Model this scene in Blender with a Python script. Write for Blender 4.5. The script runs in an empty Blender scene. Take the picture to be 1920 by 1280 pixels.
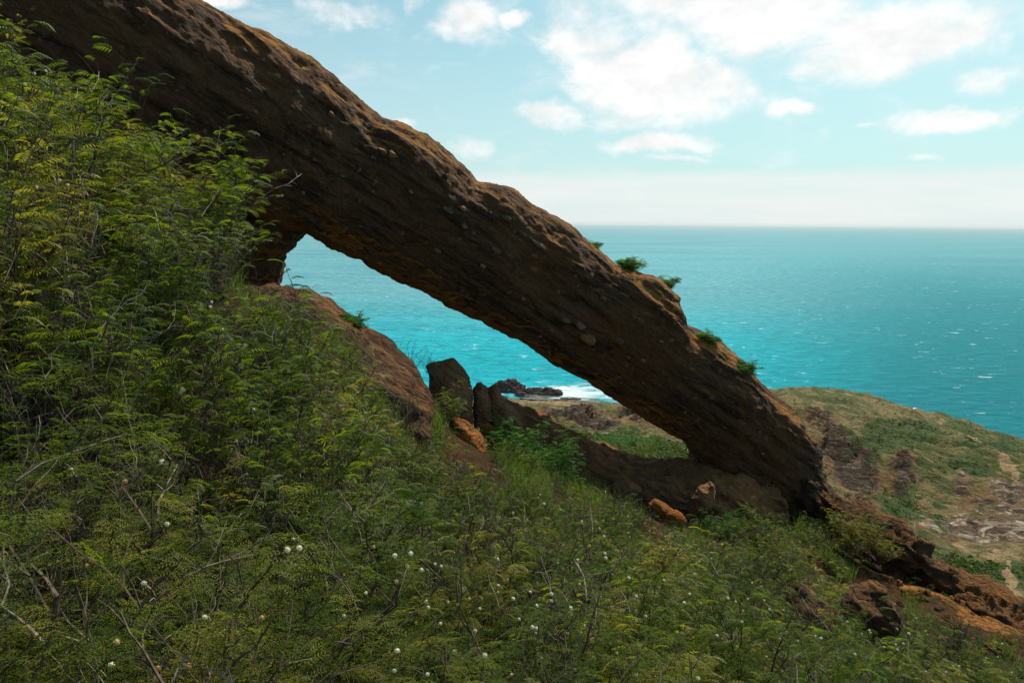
import bpy, math, random
import numpy as np
from mathutils import Vector, Matrix, Euler
from mathutils.bvhtree import BVHTree

random.seed(7)
rng = np.random.default_rng(7)
scene = bpy.context.scene
COL = scene.collection

# ------------------------------------------------------------------ camera
CAM_Z = 170.0
F = 1280.0                       # focal length in pixels of the 1920 px frame
PITCH = math.atan(223.0 / F)
ROLL = math.radians(0.45)
cam_data = bpy.data.cameras.new('camera')
cam_data.sensor_width = 36.0
cam_data.lens = 24.0
cam_data.clip_start = 0.05
cam_data.clip_end = 300000.0
cam = bpy.data.objects.new('camera', cam_data)
COL.objects.link(cam)
CAM_M = Matrix.Rotation(math.pi / 2 - PITCH, 3, 'X') @ Matrix.Rotation(ROLL, 3, 'Z')
cam.matrix_world = Matrix.Translation((0, 0, CAM_Z)) @ CAM_M.to_4x4()
scene.camera = cam

# ------------------------------------------------------------------ render settings
scene.render.engine = 'CYCLES'
scene.cycles.use_denoising = True
scene.cycles.max_bounces = 7
scene.cycles.diffuse_bounces = 3
scene.cycles.glossy_bounces = 2
scene.cycles.transmission_bounces = 3
scene.cycles.volume_bounces = 0
scene.cycles.transparent_max_bounces = 8
scene.view_settings.view_transform = 'Standard'
scene.view_settings.look = 'None'
scene.view_settings.gamma = 1.0
scene.view_settings.use_curve_mapping = False
scene.view_settings.exposure = 0.0

# ------------------------------------------------------------------ sun and sky
SUN_AZ, SUN_EL = 32.0, 47.0      # degrees right of the view direction, above the horizon
sun_data = bpy.data.lights.new('sun', 'SUN')
sun_data.energy = 5.0
sun_data.angle = math.radians(0.6)
sun_data.color = (1.0, 0.93, 0.80)
sun = bpy.data.objects.new('sun', sun_data)
COL.objects.link(sun)
_az, _el = math.radians(SUN_AZ), math.radians(SUN_EL)
SUN_DIR = Vector((math.sin(_az) * math.cos(_el), math.cos(_az) * math.cos(_el), math.sin(_el)))
sun.rotation_euler = SUN_DIR.to_track_quat('Z', 'Y').to_euler()
sun.location = (0, 0, 260)


def ray(px, py):
    d = CAM_M @ Vector(((px - 960) / F, -(py - 640) / F, -1.0))
    return d


def P(px, py, Y):
    """World point on the ray of a photo pixel at forward distance Y."""
    d = ray(px, py)
    d = d * (Y / d.y)
    return Vector((d.x, d.y, d.z + CAM_Z))


CAM_MI = CAM_M.inverted()


def pix(p):
    q = CAM_MI @ (Vector(p) - Vector((0, 0, CAM_Z)))
    if q.z > -1e-4:
        return (-9999, -9999)
    return (960 + F * q.x / -q.z, 640 - F * q.y / -q.z)


class NT:
    """Small helper for writing node trees."""
    def __init__(self, tree):
        self.t = tree
        self.n = tree.nodes
        self.l = tree.links

    def node(self, kind, **kw):
        nd = self.n.new(kind)
        for k, v in kw.items():
            setattr(nd, k, v)
        return nd

    def put(self, sock, v):
        if v is None:
            return
        if hasattr(v, 'is_output'):
            self.l.new(v, sock)
        else:
            if isinstance(v, (tuple, list)) and len(v) == 3 and sock.type == 'RGBA':
                v = (*v, 1.0)
            sock.default_value = v

    def math(self, op, a, b=None, c=None, clamp=False):
        nd = self.node('ShaderNodeMath', operation=op, use_clamp=clamp)
        self.put(nd.inputs[0], a)
        self.put(nd.inputs[1], b)
        self.put(nd.inputs[2], c)
        return nd.outputs[0]

    def vmath(self, op, a, b=None, out=0):
        nd = self.node('ShaderNodeVectorMath', operation=op)
        self.put(nd.inputs[0], a)
        if op == 'SCALE':
            self.put(nd.inputs['Scale'], b)
        elif b is not None:
            self.put(nd.inputs[1], b)
        return nd.outputs[out]

    def noise(self, vec, scale, detail=4, rough=0.55, dist=0.0, out='Fac'):
        nd = self.node('ShaderNodeTexNoise')
        self.put(nd.inputs['Vector'], vec)
        nd.inputs['Scale'].default_value = scale
        nd.inputs['Detail'].default_value = detail
        nd.inputs['Roughness'].default_value = rough
        nd.inputs['Distortion'].default_value = dist
        return nd.outputs[out]

    def voronoi(self, vec, scale, out='Distance', feature='F1', rand=1.0):
        nd = self.node('ShaderNodeTexVoronoi', feature=feature)
        self.put(nd.inputs['Vector'], vec)
        nd.inputs['Scale'].default_value = scale
        nd.inputs['Randomness'].default_value = rand
        return nd.outputs[out]

    def maprange(self, v, a, b, c=0.0, d=1.0, smooth=True):
        nd = self.node('ShaderNodeMapRange', interpolation_type='SMOOTHSTEP' if smooth else 'LINEAR')
        self.put(nd.inputs['Value'], v)
        nd.inputs['From Min'].default_value = a
        nd.inputs['From Max'].default_value = b
        nd.inputs['To Min'].default_value = c
        nd.inputs['To Max'].default_value = d
        return nd.outputs[0]

    def mix(self, fac, a, b, blend='MIX'):
        nd = self.node('ShaderNodeMix', data_type='RGBA', blend_type=blend)
        self.put(nd.inputs['Factor'], fac)
        self.put(nd.inputs[6], a)
        self.put(nd.inputs[7], b)
        return nd.outputs[2]

    def ramp(self, fac, stops):
        nd = self.node('ShaderNodeValToRGB')
        el = nd.color_ramp.elements
        while len(el) < len(stops):
            el.new(0.5)
        for e, (p, c) in zip(el, stops):
            e.position = p
            e.color = (*c, 1.0)
        self.put(nd.inputs[0], fac)
        return nd.outputs[0]

    def mapping(self, vec, rot=(0, 0, 0), scale=(1, 1, 1)):
        nd = self.node('ShaderNodeMapping')
        self.put(nd.inputs['Vector'], vec)
        nd.inputs['Rotation'].default_value = rot
        nd.inputs['Scale'].default_value = scale
        return nd.outputs[0]

    def bump(self, h, strength, dist, normal=None):
        nd = self.node('ShaderNodeBump')
        nd.inputs['Strength'].default_value = strength
        nd.inputs['Distance'].default_value = dist
        self.put(nd.inputs['Height'], h)
        if normal is not None:
            self.put(nd.inputs['Normal'], normal)
        return nd.outputs[0]


SKY_STRENGTH = 0.075
world = bpy.data.worlds.new('World')
scene.world = world
world.use_nodes = True
W = NT(world.node_tree)
W.n.clear()
wo = W.node('ShaderNodeOutputWorld')
bg = W.node('ShaderNodeBackground')
bg.inputs['Strength'].default_value = SKY_STRENGTH
W.l.new(bg.outputs[0], wo.inputs['Surface'])
sky = W.node('ShaderNodeTexSky', sky_type='NISHITA')
sky.sun_disc = False
sky.sun_elevation = math.radians(SUN_EL)
sky.sun_rotation = math.radians(SUN_AZ)
sky.altitude = 170
sky.air_density = 1.0
sky.dust_density = 1.6
sky.ozone_density = 1.0
tc = W.node('ShaderNodeTexCoord')
dirv = W.vmath('NORMALIZE', tc.outputs['Generated'])
sep = W.node('ShaderNodeSeparateXYZ')
W.l.new(dirv, sep.inputs[0])
elev = sep.outputs['Z']
skyc = W.mix(1.0, sky.outputs[0], (0.52, 1.42, 1.34), 'MULTIPLY')
# domain warp for the cloud edges
nv = W.mapping(dirv, scale=(1, 1, 1.7))
n1 = W.noise(nv, 6.5, 11, 0.62, 0.3)
n2 = W.noise(nv, 17.0, 6, 0.6, 0.3)
wisp = W.noise(W.mapping(dirv, scale=(1.0, 1.0, 2.4)), 9.0, 7, 0.68, 0.8)
# px, py, rx, ry in photo pixels, weight
CLOUDS = [
    (1235, 145, 190, 105, 1.0), (1120, 60, 110, 95, 0.75), (1045, 212, 80, 32, 0.95), (1330, 130, 75, 70, 0.9),
    (1450, 40, 210, 75, 1.0), (1650, 80, 210, 90, 1.05), (1560, 115, 110, 50, 0.7), (1330, 10, 260, 60, 0.8),
    (1850, 160, 85, 38, 0.8), (1790, 225, 150, 26, 0.8), (1225, 272, 125, 22, 0.85), (1490, 207, 42, 18, 0.7),
    (640, 28, 120, 38, 0.62), (865, 25, 62, 45, 0.7), (765, 12, 30, 45, 0.6), (420, 12, 70, 20, 0.75),
    (970, 40, 34, 14, 0.62), (1730, 300, 70, 12, 0.6), (880, 275, 55, 26, 0.5), (1260, 300, 60, 10, 0.55),
    (770, 232, 30, 12, 0.5), (1615, 240, 20, 8, 0.5), (560, 10, 30, 26, 0.5),
    (300, -140, 260, 60, 0.7), (1000, -210, 400, 90, 0.8), (1800, -160, 260, 80, 0.7), (2250, 120, 240, 70, 0.8),
    (2500, -60, 240, 90, 0.8), (2150, 290, 160, 24, 0.7), (1400, -500, 500, 120, 0.8), (-300, -350, 300, 90, 0.7),
]
wn = W.noise(dirv, 9.0, 5, 0.6, out='Color')
wdir = W.vmath('ADD', dirv, W.vmath('MULTIPLY', W.vmath('SUBTRACT', wn, (0.5, 0.5, 0.5)), (0.11, 0.11, 0.06)))
acc = None
for (cx, cy, rx, ry, wt) in CLOUDS:
    c = ray(cx, cy).normalized()
    ex = (ray(cx + rx, cy).normalized() - c).length
    ez = (ray(cx, cy - ry).normalized() - c).length
    dv = W.vmath('SUBTRACT', wdir, (c.x, c.y, c.z))
    dv = W.vmath('MULTIPLY', dv, (1 / ex, 0.6 / ex, 1 / ez))
    ln = W.vmath('LENGTH', dv, out=1)
    f = W.maprange(ln, 1.45, 0.15, 0.0, wt)
    acc = f if acc is None else W.math('MAXIMUM', acc, f)
base_cov = W.maprange(n1, 0.62, 0.80, 0.0, 0.35)
dens = W.math('MULTIPLY_ADD', acc, 0.56, W.math('MULTIPLY_ADD', n1, 1.15, W.math('MULTIPLY', n2, 0.42)))
dens = W.maprange(dens, 0.85, 1.27, 0.0, 1.0)
thin = W.math('MULTIPLY', W.maprange(wisp, 0.5, 0.78, 0.0, 0.5), W.maprange(elev, 0.0, 0.3, 0.2, 1.0))
dens = W.math('MAXIMUM', dens, W.math('MAXIMUM', thin, W.math('MULTIPLY', base_cov, 1.0)))
# low bank of cloud lying along the horizon
bank_n = W.noise(W.mapping(dirv, scale=(1.0, 1.0, 9.0)), 4.0, 5, 0.5)
bank_t = W.math('ADD', W.math('MULTIPLY_ADD', bank_n, 0.012, 0.0675), W.math('MULTIPLY', sep.outputs['X'], 0.008))
bank = W.math('MULTIPLY', W.math('SUBTRACT', bank_t, elev), 60.0, clamp=True)
bank = W.math('MULTIPLY', bank, W.maprange(bank_n, 0.25, 0.7, 0.45, 0.85))
veil = W.maprange(elev, 0.52, 0.0, 0.0, 0.84, smooth=False)
glow_d = W.vmath('DOT_PRODUCT', dirv, tuple(SUN_DIR), out=1)
hazec = (9.8, 11.5, 11.9)
skyc = W.mix(veil, skyc, hazec)
sunward = W.maprange(glow_d, 0.70, 1.0, 0.0, 0.55)
skyc = W.mix(sunward, skyc, (12.5, 13.6, 13.4))
skyc = W.mix(bank, skyc, (11.9, 12.2, 12.0))
cshade = W.maprange(n2, 0.3, 0.7, 12.2, 14.2)
ccomb = W.node('ShaderNodeCombineColor')
W.l.new(cshade, ccomb.inputs[0]); W.l.new(cshade, ccomb.inputs[1])
W.l.new(W.math('MULTIPLY', cshade, 0.99), ccomb.inputs[2])
skyc = W.mix(W.math('MULTIPLY', dens, 0.97), skyc, ccomb.outputs[0])
W.l.new(skyc, bg.inputs['Color'])


# ------------------------------------------------------------------ numpy helpers
_perm = np.random.default_rng(11).permutation(256).astype(np.int64)
_grad = np.random.default_rng(12).normal(size=(256, 3))
_grad /= np.linalg.norm(_grad, axis=1)[:, None]


def noise3(p):
    p = np.asarray(p, dtype=float)
    i = np.floor(p).astype(np.int64)
    f = p - i
    u = f * f * f * (f * (f * 6 - 15) + 10)
    out = np.zeros(len(p))
    for dx in (0, 1):
        wx = u[:, 0] if dx else 1 - u[:, 0]
        for dy in (0, 1):
            wy = u[:, 1] if dy else 1 - u[:, 1]
            for dz in (0, 1):
                wz = u[:, 2] if dz else 1 - u[:, 2]
                h = _perm[(_perm[(_perm[(i[:, 0] + dx) & 255] + i[:, 1] + dy) & 255] + i[:, 2] + dz) & 255]
                g = _grad[h]
                d = g[:, 0] * (f[:, 0] - dx) + g[:, 1] * (f[:, 1] - dy) + g[:, 2] * (f[:, 2] - dz)
                out += wx * wy * wz * d
    return out * 1.6


def fbm(p, octaves=4, gain=0.5, lac=2.03):
    p = np.asarray(p, dtype=float)
    a, s = 1.0, np.zeros(len(p))
    for k in range(octaves):
        s += a * noise3(p + 17.3 * k)
        p = p * lac
        a *= gain
    return s


def ridged(p, octaves=4, gain=0.5, lac=2.1):
    p = np.asarray(p, dtype=float)
    a, s = 1.0, np.zeros(len(p))
    for k in range(octaves):
        s += a * (1 - 2 * np.abs(noise3(p + 9.1 * k)))
        p = p * lac
        a *= gain
    return s


def cellular(p, seed=0):
    """Distance to nearest cell point minus second nearest and the cell's own random value."""
    p = np.asarray(p, dtype=float)
    i = np.floor(p).astype(np.int64)
    f1 = np.full(len(p), 9.0)
    f2 = np.full(len(p), 9.0)
    val = np.zeros(len(p))
    for dx in (-1, 0, 1):
        for dy in (-1, 0, 1):
            for dz in (-1, 0, 1):
                c = i + (dx, dy, dz)
                h = _perm[(_perm[(_perm[(c[:, 0] + seed) & 255] + c[:, 1]) & 255] + c[:, 2]) & 255]
                q = c + 0.5 + 0.42 * _grad[h]
                d = np.linalg.norm(p - q, axis=1)
                nearer = d < f1
                f2 = np.where(nearer, f1, np.minimum(f2, d))
                val = np.where(nearer, h / 255.0, val)
                f1 = np.where(nearer, d, f1)
    return f1, f2 - f1, val


class RBF:
    """Thin-plate height field through given points."""
    def __init__(self, pts, smooth=0.0):
        pts = np.array(pts, dtype=float)
        self.xy = pts[:, :2]
        n = len(pts)
        K = self.k(self.xy[:, None, :] - self.xy[None, :, :]) + smooth * np.eye(n)
        Q = np.hstack([np.ones((n, 1)), self.xy])
        A = np.zeros((n + 3, n + 3))
        A[:n, :n] = K
        A[:n, n:] = Q
        A[n:, :n] = Q.T
        b = np.concatenate([pts[:, 2], np.zeros(3)])
        self.w = np.linalg.solve(A, b)

    @staticmethod
    def k(d):
        r2 = np.sum(d * d, axis=-1)
        return 0.5 * r2 * np.log(r2 + 1e-9)

    def __call__(self, xy):
        xy = np.asarray(xy, dtype=float)
        out = np.empty(len(xy))
        n = len(self.xy)
        for a in range(0, len(xy), 40000):
            q = xy[a:a + 40000]
            out[a:a + 40000] = self.k(q[:, None, :] - self.xy[None]) @ self.w[:n] + self.w[n] + q @ self.w[n + 1:]
        return out


def mesh_np(name, verts, faces, mat=None, smooth=False):
    """faces: an (n, k) integer array or a list of such arrays."""
    if not isinstance(faces, list):
        faces = [faces]
    faces = [np.asarray(f, dtype=np.int32) for f in faces if len(f)]
    me = bpy.data.meshes.new(name)
    verts = np.asarray(verts, dtype=np.float32)
    me.vertices.add(len(verts))
    me.vertices.foreach_set('co', verts.ravel())
    tot = sum(f.size for f in faces)
    me.loops.add(tot)
    me.loops.foreach_set('vertex_index', np.concatenate([f.ravel() for f in faces]))
    sizes = np.concatenate([np.full(len(f), f.shape[1], dtype=np.int32) for f in faces])
    starts = np.concatenate([[0], np.cumsum(sizes)[:-1]]).astype(np.int32)
    me.polygons.add(len(sizes))
    me.polygons.foreach_set('loop_start', starts)
    me.polygons.foreach_set('use_smooth', np.full(len(sizes), smooth))
    me.update(calc_edges=True)
    if mat:
        me.materials.append(mat)
    return me


def link(name, me, parent=None, loc=None, rot=None, scale=None):
    o = bpy.data.objects.new(name, me)
    COL.objects.link(o)
    if parent is not None:
        o.parent = parent
    if loc is not None:
        o.location = loc
    if rot is not None:
        o.rotation_euler = rot
    if scale is not None:
        o.scale = (scale,) * 3 if isinstance(scale, (int, float)) else scale
    return o


def tag(o, label=None, cat=None, group=None, kind=None):
    if label:
        o['label'] = label
    if cat:
        o['category'] = cat
    if group:
        o['group'] = group
    if kind:
        o['kind'] = kind
    return o


def grid_faces(nu, nv):
    a = np.arange(nu * nv).reshape(nu, nv)
    return np.stack([a[:-1, :-1], a[1:, :-1], a[1:, 1:], a[:-1, 1:]], axis=-1).reshape(-1, 4)


# ------------------------------------------------------------------ materials
def new_mat(name):
    m = bpy.data.materials.new(name)
    m.use_nodes = True
    t = NT(m.node_tree)
    b = t.n.get('Principled BSDF')
    return m, t, b


BAND = math.radians(33)          # dip of the rock beds in the x-z plane


def rock_material(name, c_dark, c_mid, c_red, c_pale, scale=1.0, pale_amt=0.0, bumpk=1.0, orange=None):
    m, t, b = new_mat(name)
    geo = t.node('ShaderNodeNewGeometry')
    pos = geo.outputs['Position']
    beds = t.mapping(t.mapping(pos, rot=(0, -BAND, 0)), scale=(0.28, 0.8, 1.25))
    big = t.noise(pos, 0.45 * scale, 4, 0.6)
    mid = t.noise(beds, 3.2 * scale, 8, 0.72, 0.6)
    fine = t.noise(pos, 14.0 * scale, 6, 0.7)
    speck = t.noise(pos, 60.0 * scale, 3, 0.7)
    lay = t.mapping(t.mapping(pos, rot=(0, -BAND, 0)), scale=(0.10, 0.35, 1.9))
    strata = t.noise(lay, 2.6 * scale, 7, 0.68, 0.35)
    wear = t.noise(pos, 0.9 * scale, 6, 0.65, 0.6)
    col = t.mix(t.maprange(mid, 0.36, 0.62), c_dark, c_mid)
    col = t.mix(t.maprange(strata, 0.46, 0.60, 0.0, 0.75), col, tuple(1.25 * c for c in c_mid))
    col = t.mix(t.maprange(strata, 0.45, 0.36, 0.0, 0.85), col, tuple(0.5 * c for c in c_dark))
    col = t.mix(t.maprange(big, 0.42, 0.66, 0.0, 0.8), col, c_red)
    col = t.mix(t.maprange(wear, 0.56, 0.68, 0.0, 0.8), col, tuple(0.40 * c for c in c_dark))
    if orange:
        n_or = t.noise(beds, 1.1 * scale, 6, 0.7, 0.8)
        # faces that look up take more orange: the sunlit rim put into the colour
        up = t.node('ShaderNodeSeparateXYZ')
        t.l.new(geo.outputs['Normal'], up.inputs[0])
        upm = t.maprange(up.outputs['Z'], 0.1, 0.8, 0.0, 0.20)
        # the warm light along the underside is painted in as orange too
        upm = t.math('ADD', upm, t.maprange(up.outputs['Z'], -0.35, -0.85, 0.0, 0.34))
        col = t.mix(t.maprange(t.math('ADD', n_or, upm), 0.60, 0.78, 0.0, 0.9), col, orange)
    col = t.mix(t.maprange(fine, 0.55, 0.72, 0.0, 0.55), col, c_pale)
    col = t.mix(t.maprange(fine, 0.45, 0.30, 0.0, 0.6), col, tuple(0.45 * c for c in c_dark))
    if pale_amt:
        vd = t.voronoi(t.vmath('ADD', pos, t.vmath('SCALE', t.noise(pos, 8.0, 2, 0.5, out='Color'), 0.15)), 2.3 * scale)
        col = t.mix(t.math('MULTIPLY', t.maprange(vd, 0.13, 0.09, 0.0, 1.0), pale_amt), col, tuple(min(1, c * 1.35) for c in c_pale))
    col = t.mix(t.maprange(speck, 0.35, 0.65, 0.0, 0.5), col, t.mix(0.5, col, (0.0, 0.0, 0.0)))
    t.put(b.inputs['Base Color'], col)
    b.inputs['Roughness'].default_value = 0.92
    b.inputs['Specular IOR Level'].default_value = 0.25
    h = t.math('MULTIPLY_ADD', strata, 0.8, t.math('MULTIPLY', mid, 1.2))
    h = t.math('ADD', h, t.math('MULTIPLY_ADD', fine, 0.5, t.math('MULTIPLY', speck, 0.22)))
    grit = t.voronoi(t.mapping(t.mapping(pos, rot=(0, -BAND, 0)), scale=(0.6, 1, 1.3)), 7.5 * scale)
    h = t.math('ADD', h, t.math('MULTIPLY', grit, -0.55))
    crack = t.voronoi(t.mapping(t.mapping(pos, rot=(0, -BAND, 0)), scale=(0.5, 1, 1.5)), 2.4 * scale, feature='DISTANCE_TO_EDGE')
    h = t.math('ADD', h, t.maprange(crack, 0.0, 0.07, -0.25, 0.0))
    t.put(b.inputs['Normal'], t.bump(h, 1.0, 0.26 * bumpk))
    return m


M_ARCH = rock_material('arch_rock', (0.050, 0.024, 0.012), (0.178, 0.084, 0.037), (0.20, 0.076, 0.021),
                       (0.40, 0.25, 0.15), orange=(0.52, 0.22, 0.04), pale_amt=0.35)
M_MOUND = rock_material('mound_rock', (0.055, 0.028, 0.015), (0.15, 0.070, 0.031), (0.17, 0.066, 0.022),
                        (0.26, 0.18, 0.12), orange=(0.38, 0.16, 0.045))
M_RIDGE = rock_material('ridge_rock', (0.045, 0.026, 0.015), (0.12, 0.064, 0.032), (0.14, 0.064, 0.024),
                        (0.22, 0.14, 0.08), orange=(0.32, 0.13, 0.03))
M_BOULDER = rock_material('boulder_rock', (0.27, 0.135, 0.07), (0.46, 0.25, 0.135), (0.42, 0.19, 0.08),
                          (0.32, 0.22, 0.15), scale=2.0, bumpk=0.5, orange=(0.42, 0.18, 0.05))
M_LEDGE = rock_material('ledge_rock', (0.19, 0.085, 0.042), (0.40, 0.185, 0.088), (0.42, 0.17, 0.065),
                        (0.42, 0.29, 0.20), orange=(0.48, 0.21, 0.07))
M_ORANGE = rock_material('orange_rock', (0.28, 0.10, 0.02), (0.50, 0.19, 0.035), (0.55, 0.17, 0.02),
                         (0.50, 0.30, 0.14), scale=2.5, bumpk=0.5)
M_LAVA = rock_material('lava_rock', (0.03, 0.022, 0.018), (0.07, 0.045, 0.034), (0.10, 0.055, 0.04),
                       (0.16, 0.12, 0.10), scale=0.25, bumpk=3.0)
M_STONE = rock_material('set_stone', (0.13, 0.10, 0.075), (0.24, 0.18, 0.13), (0.26, 0.17, 0.10), (0.38, 0.31, 0.24), scale=6.0, bumpk=0.3)
M_PALE = rock_material('pale_rock', (0.22, 0.17, 0.13), (0.42, 0.34, 0.26), (0.45, 0.30, 0.18),
                       (0.6, 0.52, 0.42), scale=3.0, bumpk=0.4)


def leaf_material(name, c1, c2, c3, trans=0.45, tcol=(0.30, 0.42, 0.03)):
    m, t, b = new_mat(name)
    geo = t.node('ShaderNodeNewGeometry')
    oi = t.node('ShaderNodeObjectInfo')
    n = t.noise(geo.outputs['Position'], 1.6, 3, 0.6)
    n2 = t.noise(geo.outputs['Position'], 16.0, 3, 0.6)
    col = t.mix(t.maprange(n, 0.35, 0.65), c1, c2)
    col = t.mix(t.maprange(oi.outputs['Random'], 0.3, 1.0, 0.0, 0.6), col, c3)
    col = t.mix(t.maprange(n2, 0.52, 0.72, 0.0, 0.75), col, c3)
    t.put(b.inputs['Base Color'], col)
    b.inputs['Roughness'].default_value = 0.5
    b.inputs['Specular IOR Level'].default_value = 0.12
    tr = t.node('ShaderNodeBsdfTranslucent')
    tm = t.mix(t.maprange(n2, 0.4, 0.7, 0.0, 0.6), tuple(0.7 * c for c in tcol), tcol)
    t.put(tr.inputs['Color'], tm)
    mx = t.node('ShaderNodeMixShader')
    mx.inputs[0].default_value = trans
    out = t.n.get('Material Output')
    t.l.new(b.outputs[0], mx.inputs[1])
    t.l.new(tr.outputs[0], mx.inputs[2])
    t.l.new(mx.outputs[0], out.inputs['Surface'])
    return m


M_LEAF = leaf_material('feathery_leaf', (0.020, 0.046, 0.006), (0.054, 0.098, 0.009), (0.15, 0.168, 0.018), trans=0.43, tcol=(0.31, 0.43, 0.015))
M_LEAF_YEL = leaf_material('sunlit_yellow_leaf', (0.10, 0.115, 0.014), (0.17, 0.17, 0.022), (0.28, 0.23, 0.050), tcol=(0.58, 0.54, 0.035))  # yellower leaf copy, with sunlit highlights put into its colour
M_BRIGHT = leaf_material('bright_leaf', (0.03, 0.10, 0.012), (0.06, 0.16, 0.02), (0.09, 0.18, 0.025), tcol=(0.16, 0.42, 0.03))
M_GRASS = leaf_material('grass_blade', (0.028, 0.075, 0.010), (0.07, 0.115, 0.020), (0.17, 0.17, 0.055), tcol=(0.18, 0.30, 0.03))
M_DRY = leaf_material('dry_grass_blade', (0.16, 0.13, 0.05), (0.24, 0.20, 0.08), (0.30, 0.26, 0.12), trans=0.3, tcol=(0.35, 0.32, 0.12))
M_SCRUB = leaf_material('scrub_leaf', (0.045, 0.075, 0.010), (0.08, 0.11, 0.014), (0.13, 0.145, 0.024), trans=0.3, tcol=(0.14, 0.24, 0.03))


def plain(name, col, rough=0.8, noise_scale=None, col2=None, bump=0.0):
    m, t, b = new_mat(name)
    b.inputs['Roughness'].default_value = rough
    b.inputs['Specular IOR Level'].default_value = 0.3
    if noise_scale:
        geo = t.node('ShaderNodeNewGeometry')
        n = t.noise(geo.outputs['Position'], noise_scale, 5, 0.6)
        t.put(b.inputs['Base Color'], t.mix(t.maprange(n, 0.35, 0.65), col, col2 or tuple(0.6 * c for c in col)))
        if bump:
            t.put(b.inputs['Normal'], t.bump(n, 1.0, bump))
    else:
        b.inputs['Base Color'].default_value = (*col, 1)
    return m


M_STEM = plain('dark_bark', (0.060, 0.038, 0.024), 0.85, 30.0, (0.14, 0.095, 0.065))
M_TWIG = plain('pale_dead_twig', (0.30, 0.235, 0.175), 0.8, 25.0, (0.13, 0.095, 0.07))
M_PUFF = plain('white_flower', (0.90, 0.83, 0.60), 0.9)
M_PUFF_OLD = plain('fading_flower', (0.66, 0.42, 0.16), 0.9)
M_ROAD = plain('asphalt', (0.11, 0.105, 0.10), 0.9, 0.4, (0.15, 0.145, 0.14))
M_RAIL = plain('pale_guardrail', (0.62, 0.60, 0.56), 0.6)
M_MARK = plain('road_paint', (0.75, 0.72, 0.62), 0.7)


def ground_material():
    m, t, b = new_mat('slope_soil')
    geo = t.node('ShaderNodeNewGeometry')
    pos = geo.outputs['Position']
    n = t.noise(pos, 0.6, 5, 0.6)
    n2 = t.noise(pos, 7.0, 6, 0.7)
    col = t.mix(t.maprange(n2, 0.35, 0.65), (0.040, 0.022, 0.010), (0.105, 0.052, 0.022))
    col = t.mix(t.maprange(n, 0.45, 0.6), col, (0.03, 0.035, 0.012))
    at = t.node('ShaderNodeAttribute', attribute_name='soil')
    col = t.mix(t.maprange(t.math('ADD', at.outputs['Fac'], t.math('MULTIPLY', n2, 0.8)), 0.75, 0.95), col,
                t.mix(t.maprange(n2, 0.4, 0.6), (0.13, 0.055, 0.018), (0.36, 0.15, 0.04)))
    t.put(b.inputs['Base Color'], col)
    b.inputs['Roughness'].default_value = 1.0
    b.inputs['Specular IOR Level'].default_value = 0.05
    t.put(b.inputs['Normal'], t.bump(n2, 1.0, 0.12))
    return m


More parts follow.
